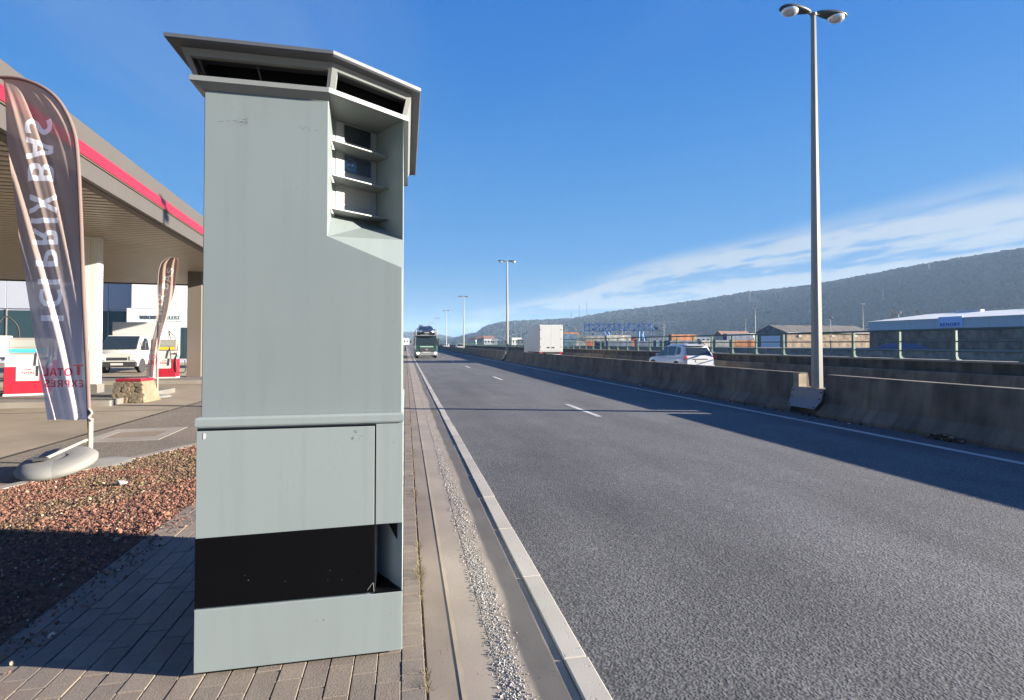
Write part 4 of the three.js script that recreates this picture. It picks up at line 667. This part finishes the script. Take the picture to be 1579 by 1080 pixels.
function loft(st) { // stations {z, ring: [[x, y] ...]} right half, bottom centre to top centre
  const n = st[0].ring.length, pos = [], idx = [], R = st.map((s) => [...s.ring.map(([x, y]) => [x, y, s.z]), ...s.ring.slice(1, -1).reverse().map(([x, y]) => [-x, y, s.z])]), m = R[0].length;
  R.flat().forEach((p) => pos.push(...p));
  for (let j = 0; j + 1 < R.length; j++) for (let i = 0; i < m; i++) { const a = j * m + i, b = j * m + (i + 1) % m; idx.push(a, b, a + m, b, b + m, a + m); }
  for (const [o] of [[0], [(R.length - 1) * m]]) for (let i = 1; i < m - 1; i++) idx.push(o, o + i, o + i + 1);
  const g = new THREE.BufferGeometry(); g.setAttribute('position', new THREE.Float32BufferAttribute(pos, 3)); g.setIndex(idx); return boxUV(toCreasedNormals(g, 0.55));
}
function car(name, label, paint, pos, ry, group) { // rear at local z = 0, front at -4.3
  const g = thing(name, label, 'car', pos, ry, group);
  const st = [[0.0, 0.72, 0.52, 0.98], [-0.06, 0.84, 0.44, 1.03], [-0.25, 0.895, 0.38, 1.05], [-0.9, 0.905, 0.3, 1.04], [-2.9, 0.905, 0.3, 1.0], [-3.25, 0.9, 0.3, 0.99], [-3.9, 0.87, 0.34, 0.93], [-4.18, 0.8, 0.38, 0.85], [-4.3, 0.64, 0.44, 0.72]];
  const body = part(g, 'body', loft(st.map(([z, w, yb, yt]) => ({ z, ring: [[0, yb], [w * 0.86, yb], [w * 0.985, yb + 0.1], [w, yb + (yt - yb) * 0.45], [w * 0.985, yb + (yt - yb) * 0.8], [w * 0.93, yt - 0.01], [w * 0.8, yt + 0.012], [0, yt + 0.03]] }))), paint);
  const cab = [[-0.07, 0.8, 1.0, 0.78, 1.04], [-0.3, 0.83, 1.0, 0.7, 1.36], [-0.44, 0.84, 1.0, 0.66, 1.565], [-0.62, 0.84, 1.0, 0.65, 1.625], [-1.4, 0.85, 1.0, 0.65, 1.66], [-2.1, 0.85, 0.98, 0.64, 1.63], [-2.35, 0.85, 0.98, 0.63, 1.58], [-3.0, 0.84, 0.96, 0.7, 1.2], [-3.25, 0.83, 0.95, 0.78, 1.0]];
  part(g, 'cabin', loft(cab.map(([z, w, yb, wt, yt]) => ({ z, ring: [[0, yb - 0.1], [w, yb - 0.1], [w, yb], [mix(w, wt, 0.55), mix(yb, yt, 0.55)], [wt, yt - 0.03], [wt - 0.06, yt], [0, yt + 0.02]] }))), paint);
  const sideX = (y, z) => mix(0.853, 0.648, clamp((y - 1.0) / 0.63)) + 0.008;
  const pane = (pts, s) => { const p = pts.map(([z, y]) => [s * sideX(y, z), y, -z]), q = pts.map(([z, y]) => [s * (sideX(y, z) - 0.02), y, -z]); const f = [p, q]; p.forEach((a, i) => f.push([a, p[(i + 1) % p.length], q[(i + 1) % p.length], q[i]])); return polys(f); };
  for (const s of [-1, 1]) {
    part(g, 'side_window', pane([[-2.95, 1.06], [-2.0, 1.06], [-2.0, 1.54], [-2.3, 1.53]], s), M.glassDark);
    part(g, 'side_window', pane([[-1.92, 1.06], [-1.12, 1.08], [-1.12, 1.55], [-1.92, 1.55]], s), M.glassDark);
    part(g, 'side_window', pane([[-1.0, 1.12], [-0.66, 1.14], [-0.6, 1.3], [-0.72, 1.49], [-1.0, 1.52]], s), M.glassDark);
    part(g, 'tail_light', rb(s * 0.79 - 0.075, s * 0.79 + 0.075, 0.9, 1.07, -0.14, 0.0, 0.03), M.redLens);
    part(g, 'mirror', rb(s * 0.97 - 0.1, s * 0.97 + 0.1, 1.0, 1.16, -2.78, -2.66, 0.03), paint);
    part(g, 'roof_rail', tube([[s * 0.6, 1.62, -0.55], [s * 0.6, 1.72, -0.75], [s * 0.6, 1.74, -1.5], [s * 0.59, 1.7, -2.1], [s * 0.58, 1.6, -2.32]], 0.018), M.plastic);
    part(g, 'headlight', rb(s * 0.62 - 0.13, s * 0.62 + 0.13, 0.68, 0.8, -4.28, -4.1, 0.03), M.clearLens);
    for (const z of [-0.82, -3.45]) { const a = part(g, 'wheel_arch', new THREE.CylinderGeometry(0.41, 0.41, 0.06, 28).rotateZ(Math.PI / 2).translate(s * 0.885, 0.4, z), M.plastic); wheel(g, s * 0.83, z); }
    part(g, 'sill', rb(s * 0.87 - 0.05, s * 0.87 + 0.05, 0.26, 0.4, -3.0, -1.25, 0.02), M.plastic);
    part(g, 'door_handle', rb(s * 0.895 - 0.02, s * 0.895 + 0.02, 0.9, 0.93, -1.45, -1.28, 0.008), paint);
  }
  part(g, 'rear_window', polys([[[-0.68, 1.11, 0.07], [0.68, 1.11, 0.07], [0.56, 1.49, 0.335], [-0.56, 1.49, 0.335]], [[-0.68, 1.11, 0.07], [0.68, 1.11, 0.07], [0.68, 1.09, 0.14], [-0.68, 1.09, 0.14]], [[-0.68, 1.11, 0.07], [-0.56, 1.49, 0.335], [-0.56, 1.49, 0.42], [-0.68, 1.09, 0.14]], [[0.68, 1.11, 0.07], [0.56, 1.49, 0.335], [0.56, 1.49, 0.42], [0.68, 1.09, 0.14]]]), M.glassDark);
  part(g, 'windscreen', polys([[[-0.72, 1.04, 3.2], [0.72, 1.04, 3.2], [0.6, 1.55, 2.43], [-0.6, 1.55, 2.43]]]), M.glassDark);
  part(g, 'spoiler', rb(-0.6, 0.6, 1.585, 1.63, -0.6, -0.28, 0.015), paint);
  part(g, 'rear_bumper', rb(-0.78, 0.78, 0.42, 0.62, -0.2, 0.04, 0.05), col(0.3, 0.3, 0.31, 0.5));
  part(g, 'number_plate', bx(-0.26, 0.26, 0.76, 0.87, -0.005, 0.014), M.plate);
  part(g, 'tailgate_handle', rb(-0.4, 0.4, 0.885, 0.93, -0.03, 0.02, 0.01), M.plastic);
  part(g, 'grille', rb(-0.5, 0.5, 0.58, 0.76, -4.33, -4.2, 0.02), M.plastic); part(g, 'front_plate', bx(-0.26, 0.26, 0.45, 0.56, -4.345, -4.33), M.plate);
  return g;
}
{ const [X, Z] = gp(1080, 26.2); car('suv', 'white five-door car with roof rails driving away on the far carriageway', M.carWhite, [X, 0, -Z], -0.02); }
{ // box van on the far carriageway, seen from behind
  const [X, Z] = gp(849.5, 45), g = thing('box_van', 'white box van with closed rear doors driving away on the far carriageway', 'van', [X, 0, -Z]);
  part(g, 'cargo_box', rb(-1.06, 1.06, 0.95, 3.32, -4.3, 0, 0.03), M.white);
  for (const s of [-1, 1]) {
    const d = part(g, 'rear_door', rb(s < 0 ? -1.0 : 0.008, s < 0 ? -0.008 : 1.0, 1.06, 3.24, -0.01, 0.03, 0.01), M.white);
    for (const y of [1.4, 2.1, 2.9]) part(d, 'hinge', rb(s * 0.94 - 0.06, s * 0.94 + 0.06, y - 0.03, y + 0.03, 0.025, 0.05, 0.008), M.plastic);
    part(d, 'latch', rb(s * 0.22 - 0.1, s * 0.22 + 0.1, 1.3, 1.4, 0.03, 0.06, 0.01), M.plastic);
    part(g, 'tail_light', rb(s * 0.88 - 0.12, s * 0.88 + 0.12, 0.8, 0.92, -0.05, 0.03, 0.02), M.redLens);
    wheel(g, s * 0.9, -1.2, 1, true); wheel(g, s * 0.9, -5.2, 1, true);
  }
  part(g, 'bumper', rb(-1.0, 1.0, 0.5, 0.78, -0.1, 0.06, 0.03), M.white); part(g, 'chassis', bx(-0.4, 0.4, 0.4, 0.95, -5, -0.1), M.plastic);
  part(g, 'cab', rb(-1.0, 1.0, 0.4, 2.3, -6.2, -4.35, 0.2, 4), M.white);
}
function lightTruck(label, pos, ry) { // facing local +z
  const g = thing('box_truck', label, 'truck', pos, ry);
  part(g, 'cargo_box', rb(-1.1, 1.1, 0.85, 3.0, -6.0, -1.75, 0.03), M.white);
  const cab = part(g, 'cab', loft([{ z: -1.65, ring: [[0, 0.5], [0.98, 0.5], [1.0, 1.2], [0.92, 2.1], [0.85, 2.2], [0, 2.24]] }, { z: -0.75, ring: [[0, 0.5], [0.98, 0.5], [1.0, 1.25], [0.92, 2.08], [0.84, 2.17], [0, 2.2]] }, { z: -0.4, ring: [[0, 0.45], [0.98, 0.45], [1.0, 1.22], [0.94, 1.72], [0.9, 1.8], [0, 1.84]] }, { z: -0.05, ring: [[0, 0.4], [0.97, 0.4], [0.99, 1.0], [0.96, 1.24], [0.9, 1.3], [0, 1.34]] }, { z: 0.12, ring: [[0, 0.4], [0.94, 0.4], [0.96, 0.85], [0.93, 1.05], [0.86, 1.12], [0, 1.16]] }]), M.white);
  part(g, 'windscreen', polys([[[-0.88, 1.38, 0.02], [0.88, 1.38, 0.02], [0.8, 2.13, 0.6], [-0.8, 2.13, 0.6]], [[-0.88, 1.38, 0.02], [0.88, 1.38, 0.02], [0.88, 1.34, 0.12], [-0.88, 1.34, 0.12]], [[-0.88, 1.38, 0.02], [-0.8, 2.13, 0.6], [-0.8, 2.1, 0.7], [-0.88, 1.34, 0.12]], [[0.88, 1.38, 0.02], [0.8, 2.13, 0.6], [0.8, 2.1, 0.7], [0.88, 1.34, 0.12]]]), M.glassDark);
  for (const s of [-1, 1]) {
    part(g, 'side_window', polys([[[s * 1.0, 1.3, 0.35], [s * 1.0, 1.3, 1.4], [s * 0.92, 2.02, 1.4], [s * 0.93, 2.02, 0.82]]].map((f) => f.map(([a, b, c]) => [a * 1.006, b, c]))), M.glassDark);
    part(g, 'headlight', rb(s * 0.76 - 0.17, s * 0.76 + 0.17, 0.72, 0.98, 0.02, 0.15, 0.04), M.clearLens);
    part(g, 'mirror', rb(s * 1.13 - 0.09, s * 1.13 + 0.09, 1.35, 1.8, -0.42, -0.32, 0.03), M.plastic);
    wheel(g, s * 0.88, -0.55, 1.05, true); wheel(g, s * 0.88, -4.6, 1.05, true);
    part(g, 'wheel_arch', new THREE.CylinderGeometry(0.43, 0.43, 0.05, 24).rotateZ(Math.PI / 2).translate(s * 0.965, 0.42, -0.55), M.plastic);
    part(g, 'wiper', bar([s * 0.1 + 0.1, 1.35, -0.02], [s * 0.45 + 0.15, 1.5, -0.14], 0.012), M.plastic);
  }
  part(g, 'grille', rb(-0.5, 0.5, 0.74, 0.9, 0.06, 0.15, 0.02), M.plastic); part(g, 'bumper', rb(-0.98, 0.98, 0.36, 0.66, 0.0, 0.2, 0.05), M.plastic); part(g, 'number_plate', bx(-0.3, 0.3, 0.46, 0.58, 0.2, 0.214), M.plate); part(g, 'chassis', bx(-0.4, 0.4, 0.4, 0.85, -5.9, -1), M.plastic);
  return g;
}
lightTruck('white light box truck parked behind the pumps, facing the camera', [-16.1, 0, -33.6], 0.04);
car('dark_car', 'dark parked car behind the rightmost pump, mostly hidden by the cabinet', M.carBlack, [-13.2, 0, -43.5], Math.PI + 0.1);
{ // car transporter
  const X = 2.35, Z = 60.2, g = thing('car_transporter', 'dark green car transporter lorry approaching with headlights on', 'truck', [X, 0, -Z]);
  part(g, 'cab', rb(-1.24, 1.24, 0.42, 2.55, -2.0, 0, 0.16, 4), M.truckGreen);
  part(g, 'windscreen', rb(-1.08, 1.08, 1.5, 2.38, -0.05, 0.012, 0.03), M.glassDark);
  part(g, 'name_board', bx(-0.75, 0.75, 1.28, 1.4, 0.001, 0.014), col(0.3, 0.42, 0.36, 0.5));
  part(g, 'grille', rb(-0.8, 0.8, 0.78, 1.2, -0.03, 0.02, 0.02), M.plastic); const em = part(g, 'emblem', new THREE.TorusGeometry(0.1, 0.02, 8, 20).translate(0, 1.0, 0.03), M.rim);
  part(g, 'bumper', rb(-1.22, 1.22, 0.32, 0.72, -0.2, 0.1, 0.06), col(0.2, 0.21, 0.2, 0.5)); part(g, 'number_plate', bx(-0.45, 0.45, 0.66, 0.75, 0.1, 0.112), M.plate);
  for (const s of [-1, 1]) { part(g, 'headlight', new THREE.SphereGeometry(0.13, 16, 10).scale(1, 0.8, 0.4).translate(s * 0.98, 0.6, 0.1), M.headlamp); part(g, 'mirror', rb(s * 1.38 - 0.1, s * 1.38 + 0.1, 1.5, 2.3, -0.1, 0.05, 0.04), M.plastic); for (const z of [-0.9, -4.2, -9, -10.2]) wheel(g, s * 1.05, z, 1.4, true); }
  part(g, 'deck', join(bx(-1.2, 1.2, 0.9, 1.05, -13, -2.2), bx(-1.2, 1.2, 2.56, 2.66, -13, 0.3)), M.steelPlate);
  for (const s of [-1, 1]) for (const z of [-2.4, -6.5, -10.5, -12.8]) part(g, 'deck_post', bar([s * 1.2, 0.9, z], [s * 1.2, 3.3, z], 0.05), M.steelPlate);
  for (const s of [-1, 1]) part(g, 'guard_rail', join(bar([s * 1.22, 3.0, 0.2], [s * 1.22, 3.0, -12.8], 0.02), bar([s * 1.22, 2.66, 0.2], [s * 1.22, 3.4, 0.2], 0.025)), M.galv);
  car('carried_car', 'black car carried on top of the transporter cab', M.carBlack, [X, 2.56, -Z - 4.1], Math.PI, 'cars on the transporter').scale.set(1, 0.72, 1);
  car('carried_car', 'second car on the upper deck of the transporter', M.carGrey, [X, 2.66, -Z - 9], Math.PI, 'cars on the transporter').scale.set(1, 0.85, 1);
}
car('distant_car', 'small white car far down the far carriageway, left one of two', M.carWhite, [11.5, 0, -150], 0, 'distant cars'); car('distant_car', 'small pale car far down the far carriageway, right one of two', M.carGrey, [12.2, 0, -118], 0, 'distant cars');
// ================================================================ FAR BANK
{
  const q = thing('quay_wall', 'weathered stone quay wall across the river', 'wall', [100, 0, -150]);
  part(q, 'wall', bx(-0.6, 0, -3, 0.15, -800, 140), mat([0.34, 0.33, 0.3], 0.95, { t: T.scale, bump: 0.1 })); part(q, 'coping', bx(-0.8, 0.4, 0.15, 0.42, -800, 140), M.kerb);
}
{ // long hangar with a name board
  const Y = 0.4, x0 = 125, x1 = 165, za = 30, zb = 120, g = thing('river_hangar', 'long warehouse with pale roof and blue name board across the river', 'warehouse', [x0, Y, -zb]);
  const P = (n, geo, m, l) => partW(g, n, geo, m, l);
  P('brick_wall', join(bx(x0, x0 + 0.4, Y, 5.3, -zb, -za), bx(x0 + 0.4, x1, Y, 5.3, -zb, -zb + 0.4)), mat([0.26, 0.21, 0.17], 0.95, { t: T.scale }));
  for (let i = 0; i < 15; i++) P('cladding_panel', bx(x0 - 0.15, x0 + 0.3, 5.3, 7.7, -zb + i * 6 + 0.03, -zb + i * 6 + 5.97), mat([0.4, 0.47, 0.52], 0.6));
  P('end_cladding', polys([[[x0, 5.3, zb + 0.05], [x1, 5.3, zb + 0.05], [x1, 7.7, zb + 0.05], [(x0 + x1) / 2, 9.9, zb + 0.05], [x0, 7.7, zb + 0.05]], [[x0, 5.3, za], [x1, 5.3, za], [x1, 7.7, za], [(x0 + x1) / 2, 9.9, za], [x0, 7.7, za]]]), mat([0.4, 0.47, 0.52], 0.6));
  P('roof', polys([[[x0 - 0.5, 7.65, zb + 0.3], [x0 - 0.5, 7.65, za], [(x0 + x1) / 2, 10.0, za], [(x0 + x1) / 2, 10.0, zb + 0.3]], [[x1 + 0.5, 7.65, zb + 0.3], [x1 + 0.5, 7.65, za], [(x0 + x1) / 2, 10.0, za], [(x0 + x1) / 2, 10.0, zb + 0.3]]]), mat([0.8, 0.78, 0.72], 0.6, { t: T.paint }));
  for (let i = 0; i < 5; i++) P('ridge_vent', bx((x0 + x1) / 2 - 0.6, (x0 + x1) / 2 + 0.6, 9.85, 10.5, -zb + 8 + i * 17, -zb + 14 + i * 17), mat([0.5, 0.5, 0.5], 0.6));
  const s = P('name_board', bx(x0 - 0.4, x0 - 0.16, 5.5, 8.0, -100.8, -95.4), mat([0.36, 0.55, 0.85], 0.5)); { const l = letters('RENORY', 0.85, 0.05).rotateY(-Math.PI / 2).translate(x0 - 0.41, 6.15, -98.1); l.applyMatrix4(g.matrixWorld.clone().invert()); part(s, 'lettering', l, col(0.03, 0.08, 0.4, 0.5)); }
  const w = thing('tarpaulin_heap', 'dark blue heap under the hangar wall across the river', 'heap', [122, 0.4, -108], 0); const hg = new THREE.SphereGeometry(1, 20, 10, 0, 6.3, 0, 1.57).scale(1.6, 1.4, 7); part(w, 'tarpaulin', hg, col(0.05, 0.08, 0.2, 0.8));
}
{ // gabled shed
  const Y = 0.4, x0 = 123.6, x1 = 158, za = 150, zb = 166, r = 8.0, e = 5.4, g = thing('gabled_shed', 'tan brick shed with grey gable and pale door across the river', 'shed', [x0, Y, -za]); const P = (n, geo, m, l) => partW(g, n, geo, m, l), zm = (za + zb) / 2;
  P('side_wall', bx(x0 + 0.1, x1, Y, e, -zb, -za), mat([0.42, 0.32, 0.22], 0.95, { t: T.scale }));
  P('gable_wall', polys([[[x0, Y, za - 0.1], [x0, Y, zb], [x0, e, zb], [x0, r, zm], [x0, e, za - 0.1]], [[x1, Y, za], [x1, Y, zb], [x1, e, zb], [x1, r, zm], [x1, e, za]]]), mat([0.2, 0.22, 0.24], 0.9, { t: T.scale }));
  P('roof', polys([[[x0 - 0.3, e - 0.05, za - 0.5], [x1, e - 0.05, za - 0.5], [x1, r + 0.1, zm], [x0 - 0.3, r + 0.1, zm]], [[x0 - 0.3, e - 0.05, zb + 0.5], [x1, e - 0.05, zb + 0.5], [x1, r + 0.1, zm], [x0 - 0.3, r + 0.1, zm]]]), mat([0.16, 0.15, 0.14], 0.9, { t: T.scale }));
  P('gutter', bx(x0, x1, e - 0.25, e - 0.02, -za + 0.3, -za + 0.55), M.white);
  for (let i = 0; i < 4; i++) P('door_panel', bx(x0 - 0.12, x0 - 0.02, Y + i * 1.0, Y + i * 1.0 + 0.96, -162.5, -153), mat([0.6, 0.68, 0.76], 0.5));
  for (const x of [128, 141, 150]) P('wall_lamp', bx(x, x + 0.9, 4, 4.5, -za + 0.02, -za + 0.3), M.white);
}
{ // shipping containers in the yard
  const r = rng(44), cols = [[0.5, 0.1, 0.05], [0.45, 0.14, 0.08], [0.55, 0.2, 0.05], [0.12, 0.16, 0.26], [0.08, 0.14, 0.22], [0.3, 0.3, 0.28], [0.42, 0.08, 0.1], [0.2, 0.24, 0.24], [0.1, 0.2, 0.3], [0.55, 0.52, 0.46]], cn = ['orange', 'rust red', 'amber', 'navy', 'dark blue', 'grey', 'crimson', 'slate', 'blue', 'cream'];
  const rib = []; for (let i = 0; i < 12; i++) { rib.push(bx(-6.05 + i, -5.55 + i, 0.15, 2.45, 1.2, 1.24)); } for (let i = 0; i < 5; i++) rib.push(bx(-6.14, -6.1, 0.15, 2.45, -1.1 + i * 0.48, -0.85 + i * 0.48));
  const body = rb(-6.1, 6.1, 0, 2.59, -1.2, 1.2, 0.05, 1), ribs = join(rib);
  const rows = [[866, 210], [884, 235], [899, 260], [916, 260], [936, 250], [953, 245], [975, 255], [1000, 240], [1030, 225], [1052, 225], [1100, 215], [1122, 200], [1140, 205], [1152, 195], [875, 300], [892, 310], [908, 300], [928, 330], [945, 320], [965, 300], [990, 310], [1012, 300], [1040, 290]]; const ORD = ['first', 'second', 'third', 'fourth', 'fifth', 'sixth', 'seventh', 'eighth', 'ninth', 'tenth', 'eleventh', 'twelfth', 'thirteenth', 'fourteenth', 'first rear', 'second rear', 'third rear', 'fourth rear', 'fifth rear', 'sixth rear', 'seventh rear', 'eighth rear', 'ninth rear']; let n = 0;
  rows.forEach(([px, d], i) => { const [X, Z] = gp(px, d), h = [2, 2, 1, 2, 1, 2, 1, 1, 1, 2, 1, 1, 2, 1, 3, 2, 2, 3, 2, 2, 1, 2, 2][i]; for (let k = 0; k < h; k++) { const ci = Math.floor(r() * 10), g = thing('shipping_container', cn[ci] + ' container ' + (h === 1 ? 'alone in ' : (k === h - 1 ? 'on top of ' : k ? 'inside ' : 'beneath ') ) + ORD[i] + ' stack right of the box van', 'container', [X + (r() - 0.5), 0.4 + 2.6 * k, -Z], (r() - 0.5) * 0.12, 'containers in the yard across the river'); const m = col(...cols[ci], 0.7, T.scale); part(g, 'shell', body, m); part(g, 'corrugation', ribs, m); n++; } });
}
{ // gantry crane
  const [X, Z] = gp(955, 300), blue = col(0.05, 0.2, 0.5, 0.5), blueL = col(0.1, 0.3, 0.62, 0.5), g = thing('gantry_crane', 'blue lattice gantry crane over the container yard', 'crane', [X, 0.4, -Z], -YAW - 0.08);
  const w = 20, y0 = 8.6, y1 = 12.4;
  for (const z of [-1.6, 1.6]) { part(g, 'chord', join(bx(-w, w, y0, y0 + 0.3, z - 0.15, z + 0.15), bx(-w, w, y1, y1 + 0.3, z - 0.15, z + 0.15)), blue); for (let i = 0; i < 14; i++) { const a = -w + i * (2 * w / 14), b = a + 2 * w / 14, up = i % 2; part(g, 'diagonal', bar([a, up ? y1 : y0, z], [b, up ? y0 : y1, z], 0.16, 5), i % 3 ? blue : blueL); part(g, 'strut', bar([a, y0, z], [a, y1, z], 0.13, 5), blue); } }
  for (const [x, t] of [[-8.5, 1], [-7, -4.5], [11, 0], [13, 3]]) for (const z of [-3, 3]) part(g, 'leg', bar([x, y0, z * 0.5], [x + (t < 0 ? 4.5 : t * 0.4), 0, z], 0.28, 6, 0.4), blueL);
  part(g, 'operator_cab', rb(-0.2, 1.8, 6.4, 9.4, -1, 1, 0.1), M.white); part(g, 'walkway', bx(w, w + 5, 8.2, 8.5, -0.6, 0.6), M.plastic); part(g, 'machine_house', rb(w - 1, w + 2, 9, 11, -1.4, 1.4, 0.1), col(0.08, 0.1, 0.14));
}
function mast(name, label, px, d, top, lamp, group) { const [X, Z] = gp(px, d), h = hy(top, d), g = thing(name, label, lamp ? 'mast' : 'pylon', [X, 0.4, -Z], -YAW, group); return { g, h, X, Z }; }
for (const [px, d, top, l] of [[1165, 165, 474, 'lighting mast with two lamps left of the gabled shed'], [1150, 210, 493, 'thin pole left of the lighting mast'], [1281, 150, 489, 'thin pole in front of the gabled shed'], [1331.5, 190, 468, 'lattice lighting mast behind the gap between shed and hangar'], [1024, 260, 495, 'thin mast right of the gantry crane'], [1386, 140, 481, 'thin pole on the hangar roof line']]) {
  const { g, h } = mast('lighting_mast', l, px, d, top, true, 'masts on the far bank'); part(g, 'pole', bar([0, 0, 0], [0, h - 0.4, 0], 0.14, 8, 0.08), M.galv); part(g, 'lamp_bar', join(bx(-0.7, 0.7, h - 0.7, h - 0.4, -0.2, 0.2), bx(0.2, 0.7, h - 0.9, h - 0.3, -0.3, 0.3)), M.galv);
}
function hillY(px, d) { return 0; }
for (const [px, d, base, top, l] of [[1157, 1500, 466, 447, 'pylon standing on the hill crest above the shed'], [1434.5, 1250, 424, 403, 'pale pylon on the hillside above the hangar'], [905, 1900, 490, 466, 'taller pylon on the ridge above the crane'], [893.5, 1900, 491, 471, 'thinner pylon on the ridge left of the taller one'], [881, 2000, 492, 482, 'shortest pylon on the ridge above the box van'], [979, 1700, 484, 472, 'pylon on the slope right of the crane'], [1363, 1200, 482, 445, 'faint pylon low on the slope left of the hangar']]) {
  const [X, Z] = gp(px, d), y0 = hy(base, d) - 14, h = hy(top, d) - y0, g = thing('power_pylon', l, 'pylon', [X, y0, -Z], 0.4, 'pylons on the hill'), w = 2.6, m = col(0.1, 0.11, 0.12, 0.7);
  for (const sx of [-1, 1]) for (const sz of [-1, 1]) part(g, 'leg', bar([sx * w, 0, sz * w], [sx * 0.3, h, sz * 0.3], 0.35, 4, 0.25), m);
  for (const t of [0.68, 0.8, 0.92]) part(g, 'cross_arm', bar([-6 * (1.3 - t), h * t, 0], [6 * (1.3 - t), h * t, 0], 0.35, 4), m);
  for (let i = 0; i < 6; i++) part(g, 'brace', bar([(i % 2 ? w : -w) * (1 - i / 6.5), h * i / 6, w * (1 - i / 6.5)], [(i % 2 ? -w : w) * (1 - (i + 1) / 6.5), h * (i + 1) / 6, w * (1 - (i + 1) / 6.5)], 0.2, 4), m);
}
{ // houses and low buildings at the foot of the hills
  const r = rng(19), list = [[745, 520, 6, 12, 'white gabled house left on the far bank below the ridge'], [753, 515, 6, 10, 'second white gabled house right of the first'], [776, 480, 5, 16, 'pale low building left of the second lamp post'], [763, 470, 5, 5, 'small tower-like white building by the railing'], [795, 470, 6, 9, 'white-roofed building just right of the second lamp post'], [806, 450, 4.5, 10, 'bluish building left of the box van'], [815, 440, 5, 7, 'white box-shaped building touching the box van'], [730, 560, 5, 9, 'grey house farthest left on the bank'], [630, 620, 6, 14, 'white low building behind the transporter on its left'], [624, 600, 7, 10, 'pale building beside the cabinet edge in the distance'], [872, 420, 7, 14, 'grey building behind the first containers'], [1010, 380, 7, 22, 'brownish building behind the crane'], [985, 400, 8, 16, 'tan building behind the crane legs'], [1130, 300, 5.5, 20, 'dark roofed low shed left of the gabled shed'], [1145, 320, 7, 12, 'white flat building behind the dark shed'], [1090, 330, 6, 16, 'low white building right of the white car'], [1068, 350, 6, 12, 'grey building behind the white car']];
  for (const [px, d, h, w, l] of list) {
    const [X, Z] = gp(px, d), k = 0.3 + 0.45 * r(), g = thing('far_building', l, 'building', [X, 0.4, -Z], -YAW + (r() - 0.5) * 0.8, 'buildings on the far bank'), gab = /gabled|house/.test(l), dep = 8;
    const wm = col(k, k * 0.97, k * 0.92, 0.8), rm = gab ? col(0.2, 0.11, 0.08, 0.9) : col(0.55, 0.55, 0.55, 0.7);
    part(g, 'wall', bx(-w / 2, w / 2, 0, h, -dep / 2, dep / 2), wm);
    part(g, 'roof', gab ? polys([[[-w / 2 - 0.3, h, -dep / 2 - 0.3], [w / 2 + 0.3, h, -dep / 2 - 0.3], [w / 2 + 0.3, h + 3, 0], [-w / 2 - 0.3, h + 3, 0]], [[-w / 2 - 0.3, h, dep / 2 + 0.3], [w / 2 + 0.3, h, dep / 2 + 0.3], [w / 2 + 0.3, h + 3, 0], [-w / 2 - 0.3, h + 3, 0]], [[-w / 2, h, -dep / 2], [-w / 2, h, dep / 2], [-w / 2, h + 2.9, 0]], [[w / 2, h, -dep / 2], [w / 2, h, dep / 2], [w / 2, h + 2.9, 0]]]) : bx(-w / 2 - 0.2, w / 2 + 0.2, h, h + 0.5, -dep / 2 - 0.2, dep / 2 + 0.2), rm);
    for (let i = 0; i < Math.floor(w / 3); i++) part(g, 'window', bx(-w / 2 + 0.9 + i * 3, -w / 2 + 2.2 + i * 3, h * 0.35, h * 0.7, dep / 2, dep / 2 + 0.05), M.glassDark);
  }
}
{ // two bare poplars
  const r = rng(101);
  for (const [px, l] of [[1377, 'left of two bare tan poplars behind the hangar'], [1415, 'right of two bare tan poplars behind the hangar']]) {
    const [X, Z] = gp(px, 330), g = thing('bare_poplar', l, 'tree', [X, 0.4, -Z], 0, 'poplars behind the hangar'), bark = col(0.24, 0.18, 0.12, 0.95), h = 23;
    part(g, 'trunk', bar([0, 0, 0], [0.3, h, 0], 0.4, 7, 0.06), bark); const tw = [];
    for (let i = 0; i < 260; i++) { const y = h * (0.15 + 0.8 * r()), a = r() * 6.3, len = (2 + 4 * r()) * (1.1 - y / h * 0.7), o = 0.5 * r(); tw.push(bar([0, y, 0], [Math.cos(a) * len * 0.35, y + len, Math.sin(a) * len * 0.35], 0.09, 3, 0.03)); }
    part(g, 'crown', join(tw), bark);
  }
}
renderer.render(scene, camera);
